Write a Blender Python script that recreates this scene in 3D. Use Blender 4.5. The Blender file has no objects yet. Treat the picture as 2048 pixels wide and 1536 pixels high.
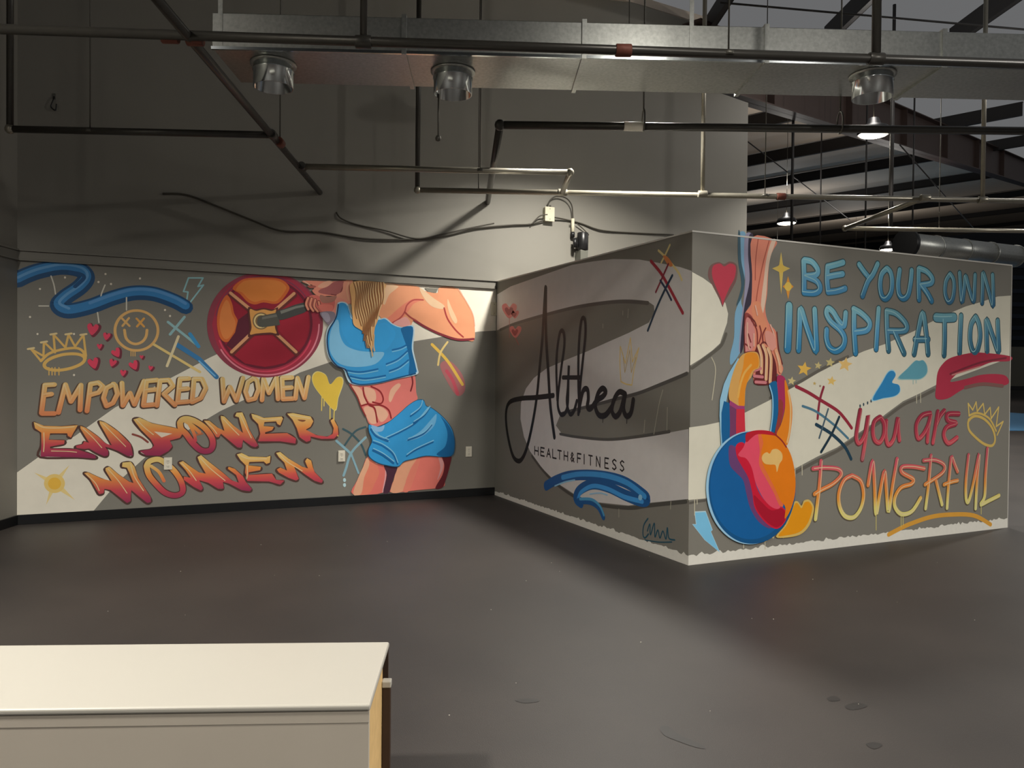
import bpy, bmesh, math, random
from mathutils import Vector, Matrix
from mathutils.geometry import tessellate_polygon
random.seed(7)
SC = bpy.context.scene
COL = SC.collection

# ------------------------------------------------------------------ camera
cd = bpy.data.cameras.new('camera'); cam = bpy.data.objects.new('camera', cd); COL.objects.link(cam)
cd.sensor_fit = 'HORIZONTAL'; cd.sensor_width = 36.0; cd.lens = 27.0992
cd.clip_start = 0.05; cd.clip_end = 200
cam.matrix_world = Matrix([(0.90666, -0.00304, -0.421852, -3.544019), (-0.421758, 0.015781, -0.906571, -4.537512), (0.009413, 0.999871, 0.013026, 1.385287), (0.0, 0.0, 0.0, 1.0)])
SC.camera = cam
# ------------------------------------------------------------------ world, exposure
w = bpy.data.worlds.new('world'); SC.world = w; w.use_nodes = True
bg = w.node_tree.nodes['Background']; bg.inputs[0].default_value = (.97, .98, 1.0, 1); bg.inputs[1].default_value = 0.14
SC.view_settings.view_transform = 'Standard'; SC.view_settings.look = 'None'
SC.view_settings.exposure = 0.0; SC.view_settings.gamma = 1.0; SC.view_settings.use_curve_mapping = False

# ------------------------------------------------------------------ helpers
def lin(c):
    return tuple((v/255/12.92 if v/255 <= .04045 else ((v/255+.055)/1.055)**2.4) for v in c)
def mat(name, c, rough=.6, metal=0., spec=.4, noise=0., scale=6., bump=0., bscale=120., emit=None, estr=0.):
    m = bpy.data.materials.new(name); m.use_nodes = True
    nt = m.node_tree; b = nt.nodes['Principled BSDF']
    col = lin(c) + (1,)
    b.inputs['Base Color'].default_value = col
    b.inputs['Roughness'].default_value = rough; b.inputs['Metallic'].default_value = metal
    b.inputs['Specular IOR Level'].default_value = spec
    tc = nt.nodes.new('ShaderNodeTexCoord')
    if noise:
        n = nt.nodes.new('ShaderNodeTexNoise'); n.inputs['Scale'].default_value = scale; n.inputs['Detail'].default_value = 5
        nt.links.new(tc.outputs['Object'], n.inputs['Vector'])
        mx = nt.nodes.new('ShaderNodeMix'); mx.data_type = 'RGBA'
        mx.inputs[6].default_value = tuple(v*(1-noise) for v in col[:3]) + (1,)
        mx.inputs[7].default_value = tuple(min(1, v*(1+noise)) for v in col[:3]) + (1,)
        nt.links.new(n.outputs['Fac'], mx.inputs[0]); nt.links.new(mx.outputs[2], b.inputs['Base Color'])
    if bump:
        n2 = nt.nodes.new('ShaderNodeTexNoise'); n2.inputs['Scale'].default_value = bscale; n2.inputs['Detail'].default_value = 3
        nt.links.new(tc.outputs['Object'], n2.inputs['Vector'])
        bp = nt.nodes.new('ShaderNodeBump'); bp.inputs['Strength'].default_value = bump; bp.inputs['Distance'].default_value = .002
        nt.links.new(n2.outputs['Fac'], bp.inputs['Height']); nt.links.new(bp.outputs['Normal'], b.inputs['Normal'])
    if emit:
        b.inputs['Emission Color'].default_value = lin(emit) + (1,); b.inputs['Emission Strength'].default_value = estr
    return m
M = {}
M['wall'] = mat('grey_wall_paint', (128,125,117), .55, spec=.35, noise=.05, scale=1.5, bump=.15, bscale=260)
M['strip'] = mat('unpainted_plaster', (222,219,210), .8, noise=.06, scale=30)
M['cap'] = mat('white_cap', (214,211,204), .6, noise=.05)
M['black'] = mat('black_rubber_base', (17,18,20), .38, noise=.2)
M['floor'] = None
M['galv'] = mat('galvanised_steel', (172,174,170), .36, .85, noise=.34, scale=42, bump=.1, bscale=60)
M['collar'] = mat('shiny_galvanised', (196,202,204), .16, .95, noise=.08, scale=30)
M['pipe'] = mat('painted_black_pipe', (62,60,56), .34, .35, noise=.15, scale=20)
M['paint_pipe'] = mat('grey_steel_pipe', (150,145,132), .32, .6, noise=.12, scale=18)
M['rod'] = mat('threaded_rod', (92,90,84), .45, .6)
M['rust'] = mat('rust_red_fitting', (110,62,50), .6, .2, noise=.25, scale=60)
M['rafter'] = mat('red_oxide_steel', (64,50,45), .6, noise=.15, scale=3)
M['purlin'] = mat('dark_purlin_steel', (38,36,36), .6, noise=.12, scale=3)
M['liner'] = mat('roof_insulation_liner', (206,192,176), .7, noise=.06, scale=2.5, bump=.3, bscale=4)
M['darkceil'] = mat('dark_ceiling', (44,46,50), .8, noise=.1)
M['farwall'] = mat('far_wall_paint', (120,117,104), .8, noise=.06)
M['girt'] = mat('far_girt', (30,40,56), .7, noise=.1)
M['fardark'] = mat('far_dark_siding', (24,27,32), .8, noise=.1)
M['bluemat'] = mat('blue_turf', (70,120,160), .8, noise=.12, scale=2)
M['cable'] = mat('cable_sheath', (58,54,46), .6, noise=.1)
M['box'] = mat('pale_junction_box', (196,190,168), .5, noise=.05)
M['plate'] = mat('ivory_plate', (226,220,204), .35, noise=.02)
M['slot'] = mat('socket_slots', (70,66,58), .5)
M['dev'] = mat('black_device_plastic', (24,24,25), .35, noise=.1)
M['devgrey'] = mat('grey_device_base', (96,96,88), .5, noise=.1)
M['white_lam'] = mat('white_laminate', (172,168,159), .3, noise=.015, scale=4)
M['white_front'] = mat('scuffed_white_panel', (186,177,164), .45, noise=.05, scale=5)
M['ply'] = mat('plywood_edge', (206,172,118), .7, noise=.18, scale=26)
M['brown'] = mat('dark_brown_panel', (58,42,32), .6, noise=.15, scale=12)
M['housing'] = mat('lamp_housing', (40,40,42), .4, .5)
M['lens'] = mat('lamp_lens', (255,250,240), .3, emit=(255,240,215), estr=14.)
M['chip'] = mat('pale_chip', (190,184,172), .8)
M['scuff'] = mat('floor_scuff', (35,33,32), .5, noise=.3, scale=20)

def floor_mat():
    m = bpy.data.materials.new('black_rubber_floor'); m.use_nodes = True
    nt = m.node_tree; N = nt.nodes; L = nt.links; b = N['Principled BSDF']
    tc = N.new('ShaderNodeTexCoord')
    n1 = N.new('ShaderNodeTexNoise'); n1.inputs['Scale'].default_value = .55; n1.inputs['Detail'].default_value = 7; n1.inputs['Roughness'].default_value = .6
    n2 = N.new('ShaderNodeTexNoise'); n2.inputs['Scale'].default_value = 260; n2.inputs['Detail'].default_value = 2
    v = N.new('ShaderNodeTexVoronoi'); v.inputs['Scale'].default_value = 55
    for n in (n1, n2, v): L.new(tc.outputs['Object'], n.inputs['Vector'])
    r1 = N.new('ShaderNodeValToRGB'); r1.color_ramp.elements[0].position = .3; r1.color_ramp.elements[1].position = .72
    r1.color_ramp.elements[0].color = lin((43,40,39)) + (1,); r1.color_ramp.elements[1].color = lin((59,54,51)) + (1,)
    L.new(n1.outputs['Fac'], r1.inputs[0])
    r2 = N.new('ShaderNodeValToRGB'); r2.color_ramp.elements[0].position = .35; r2.color_ramp.elements[1].position = .75
    r2.color_ramp.elements[0].color = (.82,.82,.82,1); r2.color_ramp.elements[1].color = (1.2,1.2,1.2,1)
    L.new(n2.outputs['Fac'], r2.inputs[0])
    mx = N.new('ShaderNodeMix'); mx.data_type = 'RGBA'; mx.blend_type = 'MULTIPLY'; mx.inputs[0].default_value = 1
    L.new(r1.outputs[0], mx.inputs[6]); L.new(r2.outputs[0], mx.inputs[7])
    r3 = N.new('ShaderNodeValToRGB'); r3.color_ramp.elements[0].position = .012; r3.color_ramp.elements[1].position = .03
    r3.color_ramp.elements[0].color = (1,1,1,1); r3.color_ramp.elements[1].color = (0,0,0,1)
    L.new(v.outputs['Distance'], r3.inputs[0])
    mx2 = N.new('ShaderNodeMix'); mx2.data_type = 'RGBA'; L.new(r3.outputs[0], mx2.inputs[0])
    L.new(mx.outputs[2], mx2.inputs[6]); mx2.inputs[7].default_value = lin((120,114,106)) + (1,)
    L.new(mx2.outputs[2], b.inputs['Base Color'])
    b.inputs['Roughness'].default_value = .52; b.inputs['Specular IOR Level'].default_value = .35
    bp = N.new('ShaderNodeBump'); bp.inputs['Strength'].default_value = .25; bp.inputs['Distance'].default_value = .002
    L.new(n2.outputs['Fac'], bp.inputs['Height']); L.new(bp.outputs['Normal'], b.inputs['Normal'])
    return m
M['floor'] = floor_mat()
def paint_mat():
    m = bpy.data.materials.new('mural_paint'); m.use_nodes = True
    nt = m.node_tree; b = nt.nodes['Principled BSDF']
    a = nt.nodes.new('ShaderNodeAttribute'); a.attribute_name = 'paint'
    tc = nt.nodes.new('ShaderNodeTexCoord'); n = nt.nodes.new('ShaderNodeTexNoise'); n.inputs['Scale'].default_value = 9; n.inputs['Detail'].default_value = 4
    nt.links.new(tc.outputs['Object'], n.inputs['Vector'])
    r = nt.nodes.new('ShaderNodeValToRGB'); r.color_ramp.elements[0].color = (.93,.93,.93,1); r.color_ramp.elements[1].color = (1.05,1.05,1.05,1)
    nt.links.new(n.outputs['Fac'], r.inputs[0])
    mx = nt.nodes.new('ShaderNodeMix'); mx.data_type = 'RGBA'; mx.blend_type = 'MULTIPLY'; mx.inputs[0].default_value = 1
    nt.links.new(a.outputs['Color'], mx.inputs[6]); nt.links.new(r.outputs[0], mx.inputs[7])
    nt.links.new(mx.outputs[2], b.inputs['Base Color'])
    b.inputs['Roughness'].default_value = .5; b.inputs['Specular IOR Level'].default_value = .35
    return m
M['paint'] = paint_mat()

class MB:
    """collects shapes; build() links them as ONE mesh object"""
    def __init__(s): s.bm = bmesh.new()
    def hexa(s, b, t):
        vb = [s.bm.verts.new(p) for p in b]; vt = [s.bm.verts.new(p) for p in t]; n = len(b)
        s.bm.faces.new(vb[::-1]); s.bm.faces.new(vt)
        for i in range(n): s.bm.faces.new((vb[i], vb[(i+1) % n], vt[(i+1) % n], vt[i]))
        return s
    def box(s, x0, x1, y0, y1, z0, z1):
        return s.hexa([(x0,y0,z0),(x1,y0,z0),(x1,y1,z0),(x0,y1,z0)], [(x0,y0,z1),(x1,y0,z1),(x1,y1,z1),(x0,y1,z1)])
    def obox(s, p, ex, ey, ez, lx, ly, lz):
        """box from corner p along unit vectors ex, ey, ez"""
        p = Vector(p); a = Vector(ex)*lx; b = Vector(ey)*ly; c = Vector(ez)*lz
        q = [p, p+a, p+a+b, p+b]
        return s.hexa(q, [v+c for v in q])
    def prism(s, pts, d):
        d = Vector(d); q = [Vector(p) for p in pts]
        return s.hexa(q, [v+d for v in q])
    def tube(s, pts, r, n=10, caps=True):
        pts = [Vector(p) for p in pts]; rings = []
        rr = r if isinstance(r, (list, tuple)) else [r]*len(pts)
        for i, p in enumerate(pts):
            t = (pts[min(i+1, len(pts)-1)]-pts[max(i-1, 0)]).normalized()
            u = t.orthogonal().normalized() if i == 0 else (u - t*u.dot(t)).normalized()
            v = t.cross(u)
            rings.append([s.bm.verts.new(p+(u*math.cos(k*2*math.pi/n)+v*math.sin(k*2*math.pi/n))*rr[i]) for k in range(n)])
        for a, b in zip(rings, rings[1:]):
            for k in range(n):
                f = s.bm.faces.new((a[k], a[(k+1) % n], b[(k+1) % n], b[k])); f.smooth = True
        if caps: s.bm.faces.new(rings[0][::-1]); s.bm.faces.new(rings[-1])
        return s
    def lathe(s, c, prof, n=28, smooth=True):
        c = Vector(c); rings = [[s.bm.verts.new(c+Vector((r*math.cos(k*2*math.pi/n), r*math.sin(k*2*math.pi/n), z))) for k in range(n)] for r, z in prof]
        for a, b in zip(rings, rings[1:]):
            for k in range(n):
                f = s.bm.faces.new((a[k], a[(k+1) % n], b[(k+1) % n], b[k])); f.smooth = smooth
        return s
    def face(s, pts):
        s.bm.faces.new([s.bm.verts.new(p) for p in pts]); return s
    def build(s, name, m, parent=None, bevel=0, loc=None):
        me = bpy.data.meshes.new(name)
        bmesh.ops.recalc_face_normals(s.bm, faces=s.bm.faces)
        if loc is not None: bmesh.ops.translate(s.bm, verts=s.bm.verts, vec=-Vector(loc))
        s.bm.to_mesh(me); s.bm.free(); me.materials.append(M[m] if isinstance(m, str) else m)
        o = bpy.data.objects.new(name, me); COL.objects.link(o)
        if loc is not None: o.location = loc
        if parent is not None:
            o.parent = parent
            if loc is None: o.location = -Vector(parent.location) if parent.parent is None else -(Vector(parent.location)+Vector(parent.parent.location))
        if bevel:
            b = o.modifiers.new('bevel', 'BEVEL'); b.width = bevel; b.segments = 3; b.limit_method = 'ANGLE'
        return o
def tag(o, label, cat, group=None):
    o['label'] = label; o['category'] = cat
    if group: o['group'] = group
    return o
def thing(name, loc, label, cat, group=None):
    o = bpy.data.objects.new(name, None); COL.objects.link(o); o.location = loc; o.empty_display_size = .1
    return tag(o, label, cat, group)
def struct(o): o['kind'] = 'structure'; return o
def lab(o, s): o['label'] = s; return o
def spline(pts, closed=False, sub=5):
    n = len(pts); out = []
    if n < 3 and not closed: return [Vector(p) for p in pts]
    P = [Vector(p) for p in pts]
    for i in range(n if closed else n-1):
        if closed: a, b, c, d = P[(i-1) % n], P[i], P[(i+1) % n], P[(i+2) % n]
        else: a, b, c, d = P[max(i-1, 0)], P[i], P[i+1], P[min(i+2, n-1)]
        for k in range(sub):
            t = k/sub
            out.append(.5*((2*b)+(c-a)*t+(2*a-5*b+4*c-d)*t*t+(3*b-a-3*c+d)*t**3))
    if not closed: out.append(P[-1])
    return out

E1 = Vector((0.3884, 0.9215, 0.0)); E2 = Vector((0.9215, -0.3884, 0.0)); UP = Vector((0,0,1))      # the building's own axes
YB = 3.5284            # plane of the back wall
XL = -4.6415            # its left end
XC = 3.6611            # free end of the right-hand partition
H = 2.44

# ------------------------------------------------------------------ the setting
struct(MB().face([(-30,-20,0),(120,-20,0),(120,120,0),(-30,120,0)]).build('floor', 'floor'))
fl = bpy.data.objects['floor']
for i, pts in enumerate([[(-1.7342, -2.0573, 0.0012), (-1.6993, -2.0585, 0.0012), (-1.7011, -2.1406, 0.0012), (-1.6769, -2.2302, 0.0012), (-1.6824, -2.2659, 0.0012), (-1.7091, -2.2415, 0.0012), (-1.7438, -2.1661, 0.0012), (-1.7577, -2.1157, 0.0012)], [(-1.1009, -2.4847, 0.0012), (-1.0559, -2.4872, 0.0012), (-1.0501, -2.5157, 0.0012), (-1.1062, -2.5247, 0.0012)], [(-0.9007, -2.2089, 0.0012), (-0.829, -2.2027, 0.0012), (-0.8131, -2.2474, 0.0012), (-0.9036, -2.2499, 0.0012)], [(-0.9006, -2.116, 0.0012), (-0.8541, -2.1194, 0.0012), (-0.8715, -2.1566, 0.0012), (-0.9192, -2.1467, 0.0012)], [(-2.1477, -1.5969, 0.0012), (-2.0826, -1.6089, 0.0012), (-2.0549, -1.6485, 0.0012), (-2.1218, -1.6408, 0.0012)]]):
    c = sum((Vector(p) for p in pts), Vector())/len(pts)
    q = [Vector((p.x, p.y, .0012)) for p in spline(pts, True, 4)]
    MB().face(q).build('scuff_mark', 'scuff', fl)
WT = [(3.652, 5.0373), (3.1751, 5.0913), (2.8764, 5.9176), (1.6899, 5.9873), (0.4899, 6.3)]       # outline of the tall wall's top and right edge (x, z)
back = struct(MB().prism([(XL-.3, YB, 0), (3.652, YB, 0)] + [(x, YB, z) for x, z in WT] + [(XL-.3, YB, 6.3)], (0, .16, 0)).build('wall_back', 'wall'))
lw0 = Vector((XL, YB, 0)); ld = -E1
struct(MB().obox(lw0, ld, -E2, UP, 9, .16, 6.3).build('wall_left', 'wall'))
# long ledge trim and black base on the back and left walls
struct(MB().box(XL, 0, YB-.014, YB, 2.366, 2.434).box(XL, 0, YB-.03, YB-.0, 2.436, 2.45).box(XL, 0, YB-.026, YB-.0, 2.352, 2.364).build('trim_1', 'wall'))
struct(MB().obox(lw0+UP*2.366, ld, E2, UP, 6, .014, .068).obox(lw0+UP*2.436, ld, E2, UP, 6, .03, .014).obox(lw0+UP*2.352, ld, E2, UP, 6, .026, .012).build('trim_2', 'wall'))
struct(MB().box(XL, 0, YB-.012, YB, 0, .088).build('baseboard_back', 'black', bevel=.003))
struct(MB().obox(lw0, ld, E2, UP, 6, .012, .088).build('baseboard_left', 'black', bevel=.003))
wm_ = struct(MB().box(0, .12, .12, YB, 0, H-.012).build('wall_middle', 'wall'))
MB().box(-.004, .124, .12, YB, H-.012, H).build('top_cap', 'cap', wm_)
wr_ = struct(MB().box(0, XC, 0, .12, 0, H-.012).build('wall_right', 'wall'))
MB().box(-.004, XC+.004, -.004, .124, H-.012, H).build('top_cap', 'cap', wr_)
MB().box(XC, XC+.006, -.003, .123, 0, H-.012).build('corner_bead', 'cap', wr_)
def ragged(n, h0, h1, seed):
    r = random.Random(seed); return [(i/n, (h0+(h1-h0)*i/n)*(1+r.uniform(-.13, .13))+(.012 if r.random() < .15 else 0)) for i in range(n+1)]
q = ragged(130, .074, .045, 3)
MB().prism([(-.0004, 0, 0)]+[(-.0004, u*YB, v) for u, v in q]+[(-.0004, YB, 0)], (-.0006, 0, 0)).build('unpainted_strip', 'strip', wm_)
q = ragged(150, .07, .085, 5)
MB().prism([(0, -.0004, 0)]+[(u*XC, -.0004, v) for u, v in q]+[(XC, -.0004, 0)], (0, -.0006, 0)).build('unpainted_strip', 'strip', wr_)

# roof over the open hall
RD = Vector((0.9167, 0.3786, 0.1281)); RQ = Vector((-0.3817, 0.9243, 0.0)); RN = RD.cross(RQ).normalized(); RN = RN if RN.z > 0 else -RN
R0 = Vector((2.5428, 3.3249, 5.0198))              # start of the main rafter's bottom edge
RT = R0+Vector((0,0,.80))      # top of the rafter: the purlins lie on it
def roofz(x, y, off=0): return RT.z+off-(RN.x*(x-RT.x)+RN.y*(y-RT.y))/RN.z
rpoly = [(-1.2188, 2.6461), (3.3823, 3.9858), (0.5, 3.8284), (-16.6768, 45.4211), (71.1302, 81.6832), (86.5882, 38.9082)]
struct(MB().prism([(x, y, roofz(x, y, .24)) for x, y in rpoly], (0,0,.1)).build('ceiling', 'liner'))
struct(MB().prism([(x, y, 6.3) for x, y in [(-13, -13), (2, -13), (1.6, 3.6284), (-13, 3.6284)]], (0,0,.1)).build('ceiling_left', 'darkceil'))
ft = RN
raf = thing('roof_rafter', R0, 'tapered brown steel rafter running up over the open hall', 'beam')
side = RD.cross(UP).normalized()
MB().obox(R0-side*.008, RD, side, UP, 60, .016, .80).build('web', 'rafter', raf)
MB().obox(R0-side*.13, RD, side, UP, 60, .26, .02).build('bottom_flange', 'rafter', raf)
MB().obox(R0-side*.13+UP*.78, RD, side, UP, 60, .26, .02).build('top_flange', 'rafter', raf)
for k in range(6): MB().obox(R0-side*.12+RD*(2.2+k*3.2)+UP*.02, RD, side, UP, .012, .24, .76).build('stiffener', 'rafter', raf)
PUR = [(8.9177, 5.9575, 6.711), (13.3562, 7.7905, 7.3315), (18.4018, 9.8742, 8.0368), (25.8305, 12.9421, 9.0753), (36.6741, 17.4202, 10.5912), (50.4481, 23.1085, 12.5168), (69.5204, 30.9849, 15.183)]
plab = ['dark roof purlin nearest the tall grey wall','second dark roof purlin beyond the grey wall','third dark roof purlin beyond the grey wall','fourth dark roof purlin beyond the grey wall','fifth dark roof purlin beyond the grey wall','sixth dark roof purlin, low over the hall','farthest dark roof purlin over the hall']
def zpurlin(p, d, l0, l1, label, grp):
    p = Vector(p); a = p+Vector(d)*l0; L_ = l1-l0
    s_ = Vector(d).cross(UP).normalized()
    t = thing('roof_purlin', a, label, 'beam', grp)
    MB().obox(a-s_*.006-UP*.1, d, s_, UP, L_, .012, .32).build('web', 'purlin', t)
    MB().obox(a-s_*.07-UP*.1, d, s_, UP, L_, .07, .01).build('bottom_flange', 'purlin', t)
    MB().obox(a+UP*.21, d, s_, UP, L_, .07, .01).build('top_flange', 'purlin', t)
for i, p in enumerate(PUR): zpurlin(p, RQ, -1.6 if i else -.3, 30, plab[i], 'roof purlins over the open hall')
for i, p in enumerate([(2.895, 3.3534, 5.8633), (4.7779, 3.0264, 6.072), (6.8632, 2.6442, 6.3022)]): zpurlin(p, E1, -3.0, .5, ['dark roof beam above the duct, next to the tall wall','dark roof beam above the duct between its two neighbours','dark roof beam above the duct, farthest from the tall wall'][i], 'roof beams above the duct')
# far end of the hall
fw = struct(MB().obox((-30.079, 104.2475, 0.0), E2, E1, UP, 170, .2, 5.2).build('wall_far', 'farwall'))
MB().obox(Vector((-30.079, 104.2475, 0.0))+UP*5.2, E2, E1, UP, 170, .2, 16).build('upper_siding', 'fardark', fw)
for k, z in enumerate((6.0, 7.2, 8.6, 10.0, 11.6, 13.2, 14.6)): MB().obox(Vector((-30.079, 104.2475, 0.0))+UP*z-E1*.1, E2, E1, UP, 170, .1, .5).build('girt', 'girt', fw)
MB().obox(Vector((-30.079, 104.2475, 0.0))-E1*.06, E2, E1, UP, 170, .06, .5).build('base_strip', 'black', fw)
tag(MB().obox((15.491, 9.1291, 0.0), E2, E1, UP, 9, 15, .02).build('turf_mat', 'bluemat'), 'blue turf strip on the hall floor beyond the right-hand partition', 'mat')
for i, (p, ztop) in enumerate([((5.8315, 4.9199, 3.6), 6.5812), ((6.9125, 4.415, 3.4734), 6.6854), ((5.5597, 2.838, 3.4491), 6.4461), ((8.056, 4.4412, 3.9439), 6.8233), ((8.9932, 7.3171, 4.1427), 7.0771)]):
    tag(MB().tube([p, (p[0], p[1], ztop)], .022 if i in (0, 2) else .014, 8).build('drop_pipe', 'purlin'), ['dark vertical drop nearest the end of the tall wall','dark vertical drop above the middle of the mural partition','dark vertical drop below the largest lamp','thin dark vertical drop beside the pale branch pipe','thin dark vertical drop in the deep hall'][i], 'drop pipe', 'vertical drops in the hall')
# brace rods under the roof
for i, (a, b) in enumerate([((7.8607, 4.5517, 5.3078), (14.8069, 7.9339, 5.0407)), ((5.5286, 5.6373, 5.3426), (12.0126, 9.2373, 5.2581)), ((2.3745, 2.5876, 5.6962), (5.3118, 0.8839, 5.2767))]):
    tag(MB().tube([a, b], .012, 6).build('brace_rod', 'purlin'), ['thin diagonal brace rod falling from the rafter across the purlins','thin diagonal brace rod crossing the nearer purlins','thin cable sagging under the roof above the duct'][i], 'rod')

# ------------------------------------------------------------------ lamps
def highbay(p, label, power, fill_share, spread, group='high bay lamps'):
    rod = (6.3 if p[0] < 1.8 and p[1] < YB else roofz(p[0], p[1], .27))-p[2]
    t = thing('high_bay_lamp', p, label, 'lamp', group)
    MB().lathe(p, [(.02,.2),(.06,.2),(.09,.12),(.17,.09),(.195,.03),(.195,-.005),(.185,-.01)]).build('housing', 'housing', t)
    MB().lathe(p, [(.0005,-.03),(.1,-.03),(.16,-.018),(.19,.012)]).build('lens', 'lens', t)
    MB().tube([Vector(p)+UP*.2, Vector(p)+UP*rod], .006, 6).build('hanging_rod', 'rod', t)
    ld_ = bpy.data.lights.new('lamp_light', 'AREA'); ld_.shape = 'DISK'; ld_.size = .36; ld_.energy = power; ld_.color = (1, .955, .865); ld_.spread = spread
    lo = bpy.data.objects.new('lamp_light', ld_); COL.objects.link(lo); lo.location = Vector(p)-UP*.045
    up_ = bpy.data.lights.new('added_fill', 'POINT'); up_.energy = power*fill_share; up_.color = (1, .95, .88); up_.shadow_soft_size = .12  # added point light with no fixture of its own, brightens roof and duct
    uo = bpy.data.objects.new('added_fill', up_); COL.objects.link(uo); uo.location = Vector(p)+UP*.75
    return t
highbay((.62, 1.8, 4.4), 'high bay lamp behind the duct, close to the tall grey wall', 195, .03, 2.35)
highbay((4.804, 2.5063, 4.5), 'largest glowing high bay lamp, over the partitioned room', 90, .4, 2.35)
highbay((8.0926, 7.3428, 4.5), 'glowing high bay lamp beyond the end of the tall grey wall', 200, .25, 2.35)
highbay((12.6566, 8.6617, 4.5), 'smallest glowing high bay lamp just above the partition top', 250, .25, 2.35)
highbay((8.7, 1.1, 4.6), 'high bay lamp past the free end of the mural partition', 220, .35, 2.35)
highbay((-1.2, -3.0, 4.7), 'high bay lamp high above the middle of the black floor', 60, .3, 2.7)
highbay((.3, -6.4, 4.7), 'high bay lamp behind the viewer facing the kettlebell mural', 500, .1, 2.75)
highbay((-6.3, -1.9, 4.7), 'unseen high bay lamp above the bench end of the room, added to brighten the script wall', 390, .03, 2.5)  # unseen lamp, added to brighten the side wall with the script
highbay((8.0, -5.0, 4.8), 'unseen high bay lamp above the open floor beside the kettlebell mural, added to light the roof', 200, 2.0, 2.6)  # out of view; added mainly to brighten the roof liner above the duct
highbay((17, 2.0, 4.6), 'unseen high bay lamp deep in the hall, added to light the roof', 300, .35, 2.6)  # added out of view as extra light for the hall roof
highbay((20, 20, 6.0), 'unseen high bay lamp at the far end of the hall, added to light the roof', 500, .35, 2.6)  # hidden by the partition, added to lift the far roof
highbay((36, 30, 7.0), 'unseen high bay lamp near the far wall of the hall, added to light the roof', 700, .5, 2.6)  # another hidden lamp, added so the roof liner is lit more evenly

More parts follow.
